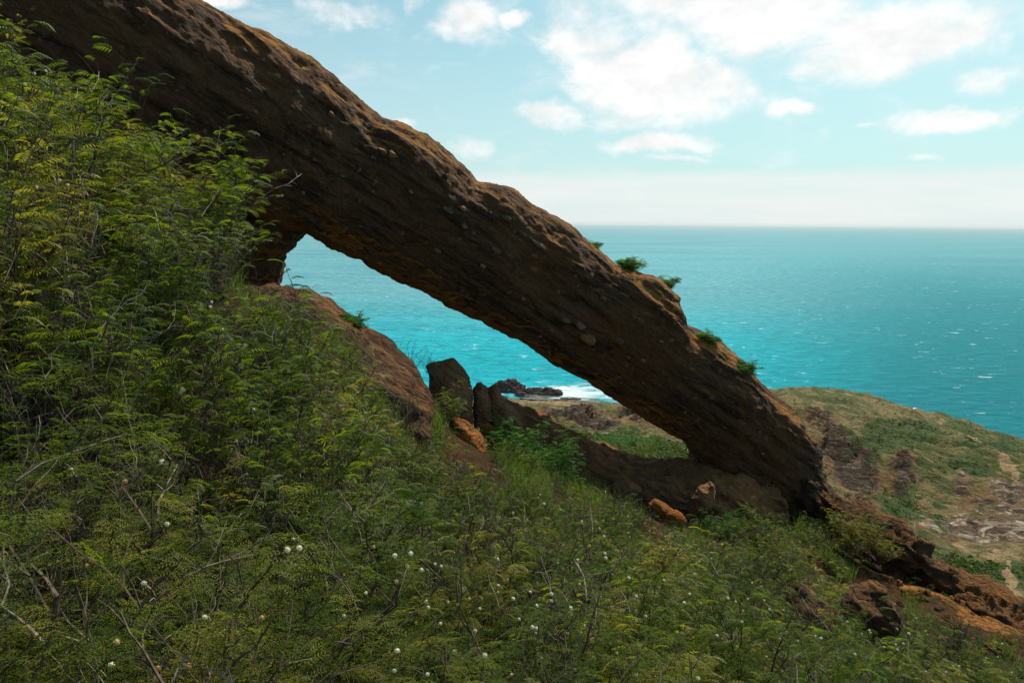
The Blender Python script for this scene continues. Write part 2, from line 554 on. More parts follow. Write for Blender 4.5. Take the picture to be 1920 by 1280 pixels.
def far_material():
    m, t, b = new_mat('eroded_land')
    geo = t.node('ShaderNodeNewGeometry')
    pos = geo.outputs['Position']
    at = t.node('ShaderNodeAttribute', attribute_name='mask')
    sp = t.node('ShaderNodeSeparateColor')
    t.l.new(at.outputs['Color'], sp.inputs[0])
    green, bare, trail = sp.outputs[0], sp.outputs[1], sp.outputs[2]
    streak = t.mapping(pos, rot=(0, 0, math.radians(35)), scale=(1.0, 0.28, 2.2))
    n1 = t.noise(pos, 0.03, 6, 0.62)
    n2 = t.noise(streak, 0.16, 8, 0.68, 0.6)
    n3 = t.noise(pos, 0.9, 6, 0.7)
    straw = t.mix(t.maprange(n3, 0.35, 0.65), (0.15, 0.108, 0.036), (0.30, 0.215, 0.085))
    straw = t.mix(t.maprange(t.noise(streak, 0.09, 8, 0.72, 0.8), 0.46, 0.58), straw, (0.075, 0.095, 0.018))
    soil = t.mix(t.maprange(n2, 0.4, 0.62), (0.14, 0.07, 0.035), (0.28, 0.15, 0.06))
    col = t.mix(t.maprange(t.math('ADD', n2, t.math('MULTIPLY', bare, 0.3)), 0.56, 0.68), straw, soil)
    gm = t.maprange(t.math('ADD', t.math('MULTIPLY', green, 0.30), t.math('MULTIPLY', n2, 1.1)), 0.60, 0.74)
    gcol = t.mix(t.maprange(n3, 0.4, 0.6), (0.028, 0.050, 0.008), (0.085, 0.115, 0.018))
    col = t.mix(gm, col, gcol)
    # bare bedrock on the steep faces and where the erosion mask says so
    up = t.node('ShaderNodeSeparateXYZ')
    t.l.new(geo.outputs['Normal'], up.inputs[0])
    steep = t.maprange(up.outputs['Z'], 0.78, 0.55, 0.0, 1.0)
    rk = t.ramp(t.noise(t.mapping(pos, rot=(0.3, 0.25, 0.5), scale=(0.25, 0.8, 2.6)), 0.5, 9, 0.72, 0.5),
                [(0.34, (0.025, 0.016, 0.010)), (0.49, (0.12, 0.075, 0.045)), (0.57, (0.38, 0.29, 0.20)), (0.68, (0.72, 0.60, 0.45))])
    rn = t.noise(streak, 0.35, 8, 0.72, 0.8)
    rm = t.math('ADD', t.math('MULTIPLY', bare, 0.75), t.math('MULTIPLY', steep, 0.45))
    rm = t.maprange(t.math('ADD', rm, t.math('MULTIPLY', t.math('SUBTRACT', rn, 0.5), 2.2)), 0.42, 0.62)
    gat = t.node('ShaderNodeAttribute', attribute_name='gully')
    ln = t.noise(t.mapping(pos, rot=(0.2, 0.3, 0.6), scale=(0.3, 0.9, 2.6)), 0.55, 9, 0.75, 0.6)
    dk = t.ramp(ln, [(0.36, (0.012, 0.008, 0.005)), (0.52, (0.055, 0.033, 0.019)), (0.60, (0.17, 0.115, 0.070)), (0.68, (0.46, 0.36, 0.25))])
    rk = t.mix(t.maprange(gat.outputs['Fac'], 0.2, 0.6), rk, dk)
    rm = t.math('MULTIPLY', rm, t.maprange(n3, 0.3, 0.45, 0.35, 1.0))
    col = t.mix(rm, col, rk)
    col = t.mix(t.maprange(t.math('ADD', trail, t.math('MULTIPLY', t.math('SUBTRACT', n2, 0.5), 1.3)), 0.38, 0.62, 0.0, 0.9), col, t.mix(t.maprange(n3, 0.35, 0.65), (0.34, 0.20, 0.085), (0.48, 0.33, 0.17)))
    veg = t.noise(t.mapping(t.mapping(pos, rot=(0, 0, math.radians(38))), scale=(1.0, 0.22, 1.0)), 0.11, 8, 0.75, 0.5)
    col = t.mix(t.maprange(veg, 0.54, 0.62, 0.0, 0.7), col, (0.035, 0.058, 0.010))
    cre = t.noise(t.mapping(t.mapping(pos, rot=(0, 0, math.radians(38))), scale=(1.0, 0.12, 1.0)), 0.30, 7, 0.75, 0.8)
    col = t.mix(t.maprange(cre, 0.60, 0.68, 0.0, 0.8), col, (0.045, 0.028, 0.016))
    t.put(b.inputs['Base Color'], col)
    b.inputs['Roughness'].default_value = 0.95
    b.inputs['Specular IOR Level'].default_value = 0.2
    t.put(b.inputs['Normal'], t.bump(t.math('MULTIPLY_ADD', n3, 0.45, n2), 1.0, 3.2))
    return m


def sea_material():
    m, t, b = new_mat('sea_water')
    geo = t.node('ShaderNodeNewGeometry')
    pos = geo.outputs['Position']
    sx = t.node('ShaderNodeSeparateXYZ')
    t.l.new(pos, sx.inputs[0])
    dist = t.vmath('LENGTH', pos, out=1)
    w1 = t.mapping(pos, rot=(0, 0, math.radians(-12)), scale=(0.55, 1.0, 1.0))
    n1 = t.noise(w1, 0.075, 8, 0.70, 0.4)
    n2 = t.noise(w1, 0.35, 5, 0.65, 0.5)
    patch = t.noise(t.mapping(pos, scale=(0.3, 1.0, 1.0)), 0.0022, 7, 0.66, 0.8)
    # turquoise over the sand near the shore, sun glare painted as paler water beyond it, deep teal to the right
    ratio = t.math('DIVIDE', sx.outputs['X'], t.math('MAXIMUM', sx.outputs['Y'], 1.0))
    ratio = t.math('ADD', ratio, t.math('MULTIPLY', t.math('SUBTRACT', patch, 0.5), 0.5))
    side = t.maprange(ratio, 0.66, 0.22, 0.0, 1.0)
    col_r = t.mix(t.maprange(dist, 1000.0, 4500.0), (0.0, 0.195, 0.230), (0.09, 0.28, 0.32))  # distant water paler: sky reflection put into its colour
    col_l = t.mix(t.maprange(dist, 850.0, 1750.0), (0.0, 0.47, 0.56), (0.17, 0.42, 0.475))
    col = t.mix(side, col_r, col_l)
    col = t.mix(t.maprange(patch, 0.36, 0.6, 0.28, 0.0), col, (0.0, 0.12, 0.16))
    col = t.mix(t.maprange(n1, 0.36, 0.60, 0.50, 0.0), col, (0.0, 0.11, 0.14))
    # foam on breaking crests
    ev = t.mapping(pos, rot=(0, 0, math.radians(8)), scale=(0.45, 1.0, 1.0))
    fo = t.noise(ev, 0.10, 5, 0.66, 0.5)
    gate = t.noise(ev, 0.018, 3, 0.6)
    foam = t.math('MULTIPLY', t.maprange(fo, 0.625, 0.67), t.maprange(gate, 0.47, 0.60))
    foam = t.math('MULTIPLY', foam, t.maprange(dist, 9000.0, 2500.0, 0.0, 1.0))
    # surf round the headland
    shore = P(1085, 742, 1.0)
    sd = ray(1078, 736)
    sp_ = Vector((sd.x, sd.y, 0)) * (CAM_Z / -sd.z)
    d2 = t.vmath('LENGTH', t.vmath('MULTIPLY', t.vmath('SUBTRACT', pos, tuple(sp_)), (1 / 40.0, 1 / 30.0, 1.0)), out=1)
    sn = t.noise(t.mapping(pos, scale=(0.5, 1.4, 1)), 0.06, 6, 0.7, 0.8)
    surf = t.maprange(t.math('SUBTRACT', t.math('MULTIPLY', sn, 4.2), t.math('MULTIPLY_ADD', d2, 0.8, 0.9)), 0.0, 0.8)
    foam = t.math('MAXIMUM', foam, surf)
    col = t.mix(foam, col, (0.85, 0.89, 0.88))
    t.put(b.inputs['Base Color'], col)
    t.put(b.inputs['Roughness'], t.maprange(dist, 600.0, 5000.0, 0.28, 0.42))
    b.inputs['IOR'].default_value = 1.33
    b.inputs['Specular IOR Level'].default_value = 0.0
    bs = t.math('MULTIPLY_ADD', n1, 1.0, t.math('MULTIPLY', n2, 0.22))
    nb = t.bump(bs, 1.0, 7.0)
    t.put(b.inputs['Normal'], nb)
    gl = t.node('ShaderNodeBsdfGlossy')
    gl.inputs['Roughness'].default_value = 0.28
    gl.inputs['Color'].default_value = (0.35, 0.9, 1.0, 1)
    t.put(gl.inputs['Normal'], nb)
    mx = t.node('ShaderNodeMixShader')
    mx.inputs[0].default_value = 0.05
    t.l.new(b.outputs[0], mx.inputs[1])
    t.l.new(gl.outputs[0], mx.inputs[2])
    t.l.new(mx.outputs[0], t.n.get('Material Output').inputs['Surface'])
    return m


M_GROUND = ground_material()
M_FAR = far_material()
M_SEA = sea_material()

# ------------------------------------------------------------------ sea
ys = np.concatenate([np.linspace(-1500, 3000, 46), np.geomspace(3300, 70000, 24)])
xs = np.concatenate([-np.geomspace(70000, 2600, 20), np.linspace(-2400, 2400, 33), np.geomspace(2600, 70000, 20)])
gx, gy = np.meshgrid(xs, ys, indexing='ij')
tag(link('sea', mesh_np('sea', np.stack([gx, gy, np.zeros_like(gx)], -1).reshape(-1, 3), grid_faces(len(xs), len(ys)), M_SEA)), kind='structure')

# ------------------------------------------------------------------ near slope
def G(px, py, Y, drop=0.0):
    p = P(px, py, Y)
    return (p.x, p.y, p.z - drop)


near_pts = [
    (0, 0, CAM_Z - 2.3), (3, 0, CAM_Z - 3.7), (-3, 0, CAM_Z - 1.2), (0, -4, CAM_Z - 2.0), (-6, -3, CAM_Z + 0.6), (8, -3, CAM_Z - 6.0), (14, 2, CAM_Z - 9.5),
    G(960, 1280, 2.4, 0.95), G(960, 1000, 5.2, 0.95), G(960, 860, 10.5, 0.8), G(900, 790, 14.5, 0.6),
    G(1400, 1230, 4.2, 1.0), G(1400, 1030, 9.5, 0.8), G(1300, 960, 14.5, 0.4), G(1500, 950, 16.5, 0.5),
    G(1150, 900, 15.0, 0.5), G(1660, 1080, 13.5, 0.5), G(1900, 1240, 10.0, 0.6), G(1750, 1250, 6.5, 0.9), G(2200, 1350, 10.0, 0.5),
    G(1920, 1165, 13.0, 0.3), G(1760, 1085, 14.5, 0.3),
    G(0, 120, 6.2, 1.0), G(-300, -60, 6.2, 0.9), G(120, 210, 6.4, 1.1), G(280, 300, 6.8, 1.1), G(430, 385, 7.6, 1.0), G(505, 520, 8.6, 0.8),
    G(0, 700, 3.6, 1.0), G(0, 1200, 2.2, 0.95), G(450, 900, 4.2, 1.0), G(350, 600, 5.2, 1.1), G(150, 450, 5.0, 1.1), G(600, 740, 7.2, 0.9),
    G(600, 590, 10.8, 0.35), G(740, 700, 10.8, 0.5), G(800, 800, 10.5, 0.5),
    G(300, 300, 11.0, 2.6), G(100, 200, 12.0, 2.6), G(-400, 0, 13.0, 2.5), G(500, 560, 13.0, 1.4),
    G(850, 790, 17.5, 1.2), G(1100, 900, 18.5, 0.7), G(1350, 950, 19.0, 0.3), G(1560, 1010, 18.5, 0.5),
    # the far side falls away into the valley
    (-12, 19, CAM_Z - 4.0), (-4, 21, CAM_Z - 8.5), (1.0, 23.5, CAM_Z - 11.5), (6, 24.5, CAM_Z - 14.0), (12, 22, CAM_Z - 16.5), (18, 17, CAM_Z - 18.0),
    (24, 10, CAM_Z - 20), (22, -2, CAM_Z - 17), (-12, 27, CAM_Z - 12), (6, 29, CAM_Z - 18.5), (20, 28, CAM_Z - 25.0),
]
near_h = RBF(near_pts, 0.02)


def near_z(xy):
    xy = np.asarray(xy, dtype=float).reshape(-1, 2)
    p3 = np.hstack([xy, np.zeros((len(xy), 1))])
    return near_h(xy) + 0.10 * fbm(p3 * 0.9, 4) + 0.03 * fbm(p3 * 4.0, 3)


xs = np.arange(-16, 25.01, 0.14)
ys = np.arange(-5, 28.01, 0.14)
gx, gy = np.meshgrid(xs, ys, indexing='ij')
gxy = np.stack([gx.ravel(), gy.ravel()], -1)
gz = near_z(gxy)
near_v = np.column_stack([gxy, gz])
near_f = grid_faces(len(xs), len(ys))
me = mesh_np('hillside', near_v, near_f, M_GROUND, True)
rl = [P(x, y, Y) for (x, y, Y) in ((1700, 1090, 15.5), (1800, 1160, 14.3), (1900, 1210, 13.3), (2050, 1290, 12.5))]
sd_ = np.full(len(near_v), 9.0)
for a_, b_ in zip(rl[:-1], rl[1:]):
    for k_ in np.linspace(0, 1, 8):
        q_ = a_.lerp(b_, k_)
        sd_ = np.minimum(sd_, np.hypot(near_v[:, 0] - q_.x, near_v[:, 1] - q_.y))
soil = me.attributes.new('soil', 'FLOAT', 'POINT')
soil.data.foreach_set('value', np.clip(1.0 - sd_ / 1.6 + 0.5 * fbm(near_v * 1.2, 3), 0, 1).astype(np.float32))
tag(link('hillside', me), kind='structure')
bvh_near = BVHTree.FromPolygons([tuple(v) for v in near_v.tolist()], near_f.tolist())

# ------------------------------------------------------------------ far land
def Q(px, py, d):
    """Point at radial ground distance d on the ray of a pixel."""
    r = ray(px, py)
    k = d / math.hypot(r.x, r.y)
    return (r.x * k, r.y * k, r.z * k + CAM_Z)


def polar(p):
    return (math.degrees(math.atan2(p[0], p[1])) / 10.0, math.log(math.hypot(p[0], p[1])) * 3.0)


far_ctrl = [
    # hidden ground just behind the near ridge
    Q(700, 1000, 24), Q(1000, 960, 24), Q(1300, 960, 26), Q(1600, 1180, 24), Q(1900, 1330, 22), Q(2300, 1400, 22), Q(300, 900, 24), Q(-200, 900, 24),
    # the hollow through the arch
    Q(1340, 875, 34), Q(1200, 860, 40), Q(1060, 850, 48), Q(1250, 835, 60), Q(1150, 820, 110), Q(1050, 800, 160), Q(1250, 800, 190),
    Q(1100, 775, 300), Q(1000, 765, 380), Q(1200, 768, 360), Q(950, 750, 520), Q(1100, 757, 545), Q(1200, 757, 560), Q(1330, 745, 500),
    Q(700, 800, 300), Q(700, 752, 560), Q(300, 780, 300), Q(300, 752, 560), Q(-200, 760, 500), Q(850, 752, 540),
    # the green shoulder on the right
    Q(1450, 734, 440), Q(1545, 728, 430), Q(1640, 748, 420), Q(1740, 781, 400), Q(1840, 816, 380), Q(1920, 840, 370), Q(2150, 890, 360), Q(2400, 930, 360),
    Q(1500, 760, 330), Q(1600, 790, 270), Q(1700, 810, 270), Q(1860, 850, 260), Q(2100, 900, 260),
    Q(1560, 830, 190), Q(1680, 850, 200), Q(1800, 880, 200), Q(1920, 900, 200),
    Q(1600, 900, 120), Q(1660, 950, 95), Q(1700, 935, 130), Q(1800, 950, 140), Q(1920, 950, 150), Q(1750, 1010, 95), Q(1850, 1040, 90), Q(1920, 1060, 85),
    Q(1780, 1120, 50), Q(1900, 1140, 52), Q(2100, 1200, 50), Q(2100, 1000, 120), Q(1650, 1080, 48), Q(1500, 1000, 55),
]
far_h = RBF([(*polar(p), (p[2] - CAM_Z) / math.hypot(p[0], p[1])) for p in far_ctrl], 0.004)

az = np.radians(np.linspace(-44, 48, 420))
rr = np.geomspace(20, 900, 470)
ga, gr = np.meshgrid(az, rr, indexing='ij')
fx, fy = (gr * np.sin(ga)).ravel(), (gr * np.cos(ga)).ravel()
pol = np.column_stack([np.degrees(ga).ravel() / 10.0, np.log(gr).ravel() * 3.0])
slope = far_h(pol)
R = gr.ravel()
fz = CAM_Z + slope * R
# the coast: beyond it the land drops to the sea bed
A = np.degrees(ga).ravel()
coast = np.interp(A, [-44, -20, -3, 4, 8, 12, 18, 24, 28, 33, 37, 48], [590, 590, 575, 600, 600, 590, 500, 470, 450, 425, 405, 400])
coast = coast + 14 * noise3(np.column_stack([A * 0.5, A * 0 + 3.3, A * 0])) + 5 * noise3(np.column_stack([A * 2.5, A * 0 + 1.3, A * 0]))
over = (R - coast)
p3 = np.column_stack([fx, fy, np.zeros_like(fx)])
amp = np.clip(R / 220.0, 0.08, 1.0)
rot = math.radians(-38)
ux = fx * math.cos(rot) - fy * math.sin(rot)
uy = fx * math.sin(rot) + fy * math.cos(rot)
fz_plain = fz.copy()
gul = ridged(np.column_stack([ux * 0.018, uy * 0.006, ux * 0]), 4, 0.5)
fz += amp * (2.0 * (gul - 0.6) + 1.1 * fbm(p3 * 0.04, 4) + 0.4 * fbm(p3 * 0.3, 3))


def pixmask(pts):
    """Smooth bumps of a mask at photo pixels: (px, py, rx, ry, angle in degrees, weight)."""
    v = np.column_stack([fx, fy, fz]) - np.array([0, 0, CAM_Z])
    q = v @ np.array(CAM_MI).T
    zz = np.where(q[:, 2] < -1e-3, -q[:, 2], 1e9)
    u = 960 + F * q[:, 0] / zz
    w = 640 - F * q[:, 1] / zz
    wob = 14 * noise3(np.column_stack([u / 45, w / 22, u * 0]))
    out = np.zeros(len(u))
    for (cx, cy, rx, ry, an, wt) in pts:
        a = math.radians(an)
        du, dw = u - cx + wob, w - cy + wob * 0.5
        e = np.hypot((du * math.cos(a) + dw * math.sin(a)) / rx, (-du * math.sin(a) + dw * math.cos(a)) / ry)
        out = np.maximum(out, wt * np.clip(1.5 - e, 0, 1))
    return out


gully = pixmask([(1085, 785, 55, 9, 8, 0.9), (1210, 783, 60, 14, 12, 0.9), (1130, 800, 30, 6, 0, 0.7), (1540, 790, 50, 14, 25, 0.8), (1470, 800, 40, 30, 30, 0.8), (1590, 850, 60, 22, 20, 1.0), (1600, 885, 60, 28, 30, 1.0), (1690, 890, 22, 42, 20, 0.9), (1560, 815, 40, 18, 20, 0.7),
                 (1620, 935, 30, 22, 40, 0.8)])
pale = pixmask([(1880, 925, 70, 26, -8, 1.0), (1830, 985, 80, 30, 5, 1.0), (1900, 975, 50, 40, 0, 0.9), (1790, 910, 35, 8, -30, 0.8), (1250, 780, 60, 16, 0, 0.7),
                (1120, 790, 45, 14, 10, 0.8), (1040, 775, 30, 8, 5, 0.5), (1740, 975, 25, 25, 0, 0.6)])
green = pixmask([(1150, 772, 40, 4, 5, 0.7), (1045, 795, 40, 6, 10, 0.8), (1690, 810, 95, 22, -6, 1.0), (1620, 850, 40, 30, 20, 0.9), (1560, 745, 40, 4, 0, 0.9), (1870, 835, 60, 18, 12, 1.0), (1800, 800, 60, 8, 20, 0.8),
                 (1690, 935, 28, 26, -45, 1.0), (1750, 960, 24, 28, -50, 0.8), (1850, 955, 28, 7, 0, 0.9), (1820, 1055, 60, 16, -5, 0.9), (1800, 870, 50, 18, 0, 0.7),
                 (1110, 820, 70, 14, -10, 0.9), (1230, 845, 90, 25, 0, 1.0), (1900, 1060, 30, 20, 0, 0.6), (1800, 1090, 50, 12, 0, 0.8), (1060, 745, 60, 3, 3, 0.5)])
trail = pixmask([(1850, 1030, 70, 11, 12, 1.0), (1895, 1080, 9, 45, -6, 0.9), (1560, 742, 60, 5, 5, 0.4), (1885, 868, 26, 7, 40, 0.9), (1835, 822, 50, 2.5, 28, 0.8),
                 (1750, 785, 60, 2.0, 22, 0.6), (1020, 752, 70, 5, 3, 0.6), (1735, 980, 35, 4, -18, 0.6), (1920, 1110, 30, 10, 30, 0.7)])
cut = ridged(np.column_stack([ux * 0.11, uy * 0.035, ux * 0 + 5]), 4, 0.55)
fz += gully * amp * (4.6 * cut - 4.0) * np.clip(R / 150, 0.3, 1.2)
fz += amp * 3.2 * (gully * 0 + 1) * np.clip((R - 70) / 60, 0, 1) * (0.5 * ridged(np.column_stack([ux * 0.022, uy * 0.007, ux * 0 + 31]), 3, 0.5) - 0.5)
fz += amp * 2.6 * np.clip((R - 50) / 60, 0, 1) * (1 - 0.8 * np.clip((R - 260) / 120, 0, 1)) * (ridged(np.column_stack([ux * 0.050, uy * 0.015, ux * 0 + 3]), 4, 0.55) - 0.7)
fz += amp * 0.8 * ridged(np.column_stack([ux * 0.06, uy * 0.02, ux * 0 + 9]), 5, 0.6)
_, edge, cv = cellular(np.column_stack([ux * 0.11, uy * 0.22, fz * 0.2]))
fz += pale * amp * 2.6 * (cv * 0.8 + np.clip(edge, 0, 0.25) * 2.0 - 0.6)
fz -= amp * 0 + np.clip(R / 150, 0, 1) * np.mean((fz - fz_plain)[(R > 200) & (R < 420)])
land = np.clip(over / 26.0, 0, 1)
fz = np.where(over > 0, fz * (1 - land) + (-4.0) * land, fz)
fz += np.where(over > -60, 1.4 * cut * np.clip((over + 60) / 60, 0, 1) * (1 - land), 0)
# tuck the inner edge below the near slope
far_v = np.column_stack([fx, fy, fz])
far_f = grid_faces(len(az), len(rr))
me = mesh_np('valley_land', far_v, far_f, M_FAR, True)
ca = me.color_attributes.new('mask', 'FLOAT_COLOR', 'POINT')
mask = np.column_stack([green, np.clip(pale + gully, 0, 1), trail, np.ones_like(trail)]).astype(np.float32)
ca.data.foreach_set('color', mask.ravel())
ga_ = me.attributes.new('gully', 'FLOAT', 'POINT')
ga_.data.foreach_set('value', gully.astype(np.float32))
tag(link('valley_land', me), kind='structure')
bvh_far = BVHTree.FromPolygons([tuple(v) for v in far_v.tolist()], far_f.tolist())
CAM_P = Vector((0, 0, CAM_Z))


def hit(bvh, px, py, maxd=5000):
    d = ray(px, py).normalized()
    loc, nor, idx, dist = bvh.ray_cast(CAM_P, d, maxd)
    return loc, nor, dist


# ------------------------------------------------------------------ rock builders
def sweep_mesh(rows, per=6, M=28, power=2.5):
    """rows: (top px, top py, bottom px, bottom py, Y, half thickness). Returns verts, faces of a closed body."""
    rows = np.array(rows, dtype=float)
    n = len(rows)
    tt = np.linspace(0, n - 1, (n - 1) * per + 1)
    cols = [np.interp(tt, np.arange(n), rows[:, k]) for k in range(6)]
    V = []
    for (tx, ty, bx, by, Y, T) in zip(*cols):
        a, b = P(tx, ty, Y), P(bx, by, Y)
        c, h = (a + b) / 2, (a - b) / 2
        for k in range(M):
            f = 2 * math.pi * k / M
            cs, sn = math.cos(f), math.sin(f)
            cu = math.copysign(abs(cs) ** (2 / power), cs)
            su = math.copysign(abs(sn) ** (2 / power), sn)
            V.append(c + h * cu + Vector((0, T * su, 0)))
    S = len(tt)
    faces = []
    for i in range(S - 1):
        for k in range(M):
            k2 = (k + 1) % M
            faces.append((i * M + k, i * M + k2, (i + 1) * M + k2, (i + 1) * M + k))
    faces.append(tuple(range(M - 1, -1, -1)))
    faces.append(tuple((S - 1) * M + k for k in range(M)))
    return V, faces


def puff_mesh(outline, Y, T, sub=4, tilt=0.0, rings=8, power=1.0, back=1.0):
    """A closed stone with a given outline seen from the camera and real thickness."""
    pts = []
    n = len(outline)
    for i in range(n):
        (x0, y0), (x1, y1) = outline[i], outline[(i + 1) % n]
        for k in range(sub):
            f = k / sub
            pts.append((x0 + (x1 - x0) * f, y0 + (y1 - y0) * f))
    W3 = [P(x, y, Y) for x, y in pts]
    c = sum(W3, Vector()) / len(W3)
    V, faces = [], []
    N = len(W3)
    V.append(c + Vector((0, -T, 0)))
    levels = []
    for j in range(1, 2 * rings):
        th = math.pi * j / (2 * rings)
        s, q = math.sin(th), -math.cos(th)
        s = s ** 0.7
        base = len(V)
        for w in W3:
            V.append(c + (w - c) * s + Vector((0, T * q * (back if q > 0 else 1.0), tilt * T * q)))
        levels.append(base)
    V.append(c + Vector((0, T * back, 0)))
    for k in range(N):
        faces.append((0, levels[0] + k, levels[0] + (k + 1) % N))
    for a, b in zip(levels[:-1], levels[1:]):
        for k in range(N):
            k2 = (k + 1) % N
            faces.append((a + k, b + k, b + k2, a + k2))
    e = len(V) - 1
    for k in range(N):
        faces.append((e, levels[-1] + (k + 1) % N, levels[-1] + k))
    return V, faces


def join_meshes(parts):
    V, Fc = [], []
    for v, f in parts:
        o = len(V)
        V += [tuple(p) for p in v]
        Fc += [tuple(i + o for i in q) for q in f]
    return V, Fc


def remesh(parts, voxel):
    V, Fc = join_meshes(parts)
    me = bpy.data.meshes.new('tmp')
    me.from_pydata(V, [], Fc)
    o = bpy.data.objects.new('tmp', me)
    COL.objects.link(o)
    md = o.modifiers.new('r', 'REMESH')
    md.mode = 'VOXEL'
    md.voxel_size = voxel
    md.use_smooth_shade = True
    dg = bpy.context.evaluated_depsgraph_get()
    ev = o.evaluated_get(dg)
    m2 = ev.to_mesh()
    n = len(m2.vertices)
    co = np.empty(n * 3, dtype=np.float32)
    m2.vertices.foreach_get('co', co)
    no = np.empty(n * 3, dtype=np.float32)
    m2.vertices.foreach_get('normal', no)
    quads = np.array([p.vertices[:] for p in m2.polygons if len(p.vertices) == 4], dtype=np.int32)
    tris = np.array([p.vertices[:] for p in m2.polygons if len(p.vertices) == 3], dtype=np.int32).reshape(-1, 3)
    ev.to_mesh_clear()
    bpy.data.objects.remove(o)
    bpy.data.meshes.remove(me)
    return co.reshape(-1, 3).astype(float), no.reshape(-1, 3).astype(float), [quads, tris] if len(tris) else [quads]


def beds(p, dip=BAND, along=0.35, across=1.0):
    """Coordinates stretched along the rock's bedding."""
    c, s = math.cos(dip), math.sin(dip)
    a = p[:, 0] * c - p[:, 2] * s
    b = p[:, 0] * s + p[:, 2] * c
    return np.column_stack([a * along, p[:, 1] * across * 0.8, b * across])


def roughen(co, no, k=1.0, dip=BAND, blocky=0.0, freq=1.0, layers=1.0, cells=1.0):
    q = beds(co, dip)
    d = 0.13 * fbm(co * 0.55 * freq, 3)
    d += 0.10 * (ridged(q * 1.6 * freq, 4, 0.55) - 0.5)
    lay = beds(co + 0.25 * np.column_stack([noise3(co * 0.5), noise3(co * 0.5 + 7), noise3(co * 0.5 + 13)]), dip, 0.07, 1.0) * np.array([1, 0.3, 1])
    d += layers * (0.13 * noise3(lay * 3.0 * freq) + 0.07 * noise3(lay * 8.0 * freq + 4))
    d += 0.060 * fbm(beds(co, dip, 0.35) * 4.5 * freq, 4, 0.6)
    f1, e, val = cellular(beds(co, dip, 0.55) * 1.7 * freq)
    d += cells * (0.08 * (val - 0.5) + 0.10 * np.clip(e, 0, 0.16) / 0.16 * 0.5 - 0.06)
    f1, e, val = cellular(beds(co, dip, 0.6) * 4.6 * freq + 3.1, 5)
    d += cells * (0.045 * (val - 0.5) - 0.03 * (e < 0.05))
    if blocky:
        f1, e, val = cellular(co * 1.1 * freq + 5.3, 9)
        d += blocky * (val - 0.5)
    return co + no * (d * k)[:, None]


def rock(name, parts, voxel, mat, k=1.0, dip=BAND, blocky=0.0, freq=1.0, parent=None, layers=1.0, cells=1.0):
    co, no, fc = remesh(parts, voxel)
    co = roughen(co, no, k, dip, blocky, freq, layers, cells)
    me = mesh_np(name, co, fc, mat, True)
    return link(name, me, parent), co, fc


# ------------------------------------------------------------------ the arch
arch_rows = [
    (-520, -460, -420, 440, 12.2, 2.3), (-300, -340, -220, 420, 12.6, 2.3), (-150, -262, -60, 400, 13.0, 2.2), (100, -132, 150, 385, 13.6, 2.1),
    (250, -62, 300, 380, 14.0, 2.0), (370, 4, 420, 378, 14.5, 1.9), (450, 48, 475, 395, 14.8, 1.8), (540, 88, 530, 420, 15.1, 1.7),
    (602, 122, 572, 436, 15.4, 1.6), (660, 175, 625, 458, 15.7, 1.6), (715, 222, 680, 487, 16.0, 1.5), (800, 256, 740, 517, 16.3, 1.5),
    (868, 308, 800, 547, 16.6, 1.45), (893, 338, 860, 577, 16.8, 1.4), (955, 356, 920, 607, 17.0, 1.4), (1000, 388, 980, 643, 17.3, 1.4),
    (1058, 420, 1040, 680, 17.5, 1.4), (1105, 460, 1090, 709, 17.7, 1.4), (1165, 498, 1130, 734, 17.8, 1.4), (1218, 516, 1170, 759, 17.9, 1.4),
    (1264, 548, 1220, 789, 18.0, 1.4), (1284, 604, 1262, 812, 18.1, 1.4), (1345, 642, 1292, 836, 18.2, 1.4), (1398, 690, 1306, 862, 18.2, 1.4),
    (1440, 732, 1296, 890, 18.3, 1.4), (1485, 768, 1300, 925, 18.3, 1.5), (1512, 812, 1350, 960, 18.3, 1.5), (1528, 862, 1420, 1000, 18.3, 1.5),
    (1546, 915, 1490, 1030, 18.2, 1.4), (1585, 965, 1550, 1060, 18.0, 1.2), (1620, 1000, 1600, 1080, 17.8, 1.0),
]
pillar_outline = [(592, 400), (572, 432), (556, 446), (545, 462), (530, 472), (519, 482), (516, 502), (507, 530), (500, 575), (400, 580), (320, 480), (320, 320), (480, 300)]
arch, arch_co, arch_fc = rock('rock_arch', [sweep_mesh(arch_rows), puff_mesh(pillar_outline, 15.8, 1.3)], 0.055, M_ARCH, 0.50, blocky=0.05, layers=0.8, cells=0.9)
tag(arch, 'long slanting brown rock arch with the sea seen through its opening', 'rock arch')
bvh_arch = BVHTree.FromPolygons([tuple(v) for v in arch_co.tolist()], [tuple(q) for f in arch_fc for q in f.tolist()])

# pale and dark stones set in the face of the arch
def stone_mesh(name, seed, mat, squash=(1, 0.7, 0.6)):
    r = np.random.default_rng(seed)
    n = 26
    import bmesh
    bm = bmesh.new()
    pts = r.normal(size=(n, 3))
    pts /= np.linalg.norm(pts, axis=1)[:, None]
    pts *= (0.75 + 0.35 * r.random((n, 1)))
    pts *= np.array(squash)
    for p in pts:
        bm.verts.new(p)
    bmesh.ops.convex_hull(bm, input=bm.verts)
    me = bpy.data.meshes.new(name)
    bm.to_mesh(me)
    bm.free()
    me.materials.append(mat)
    return me


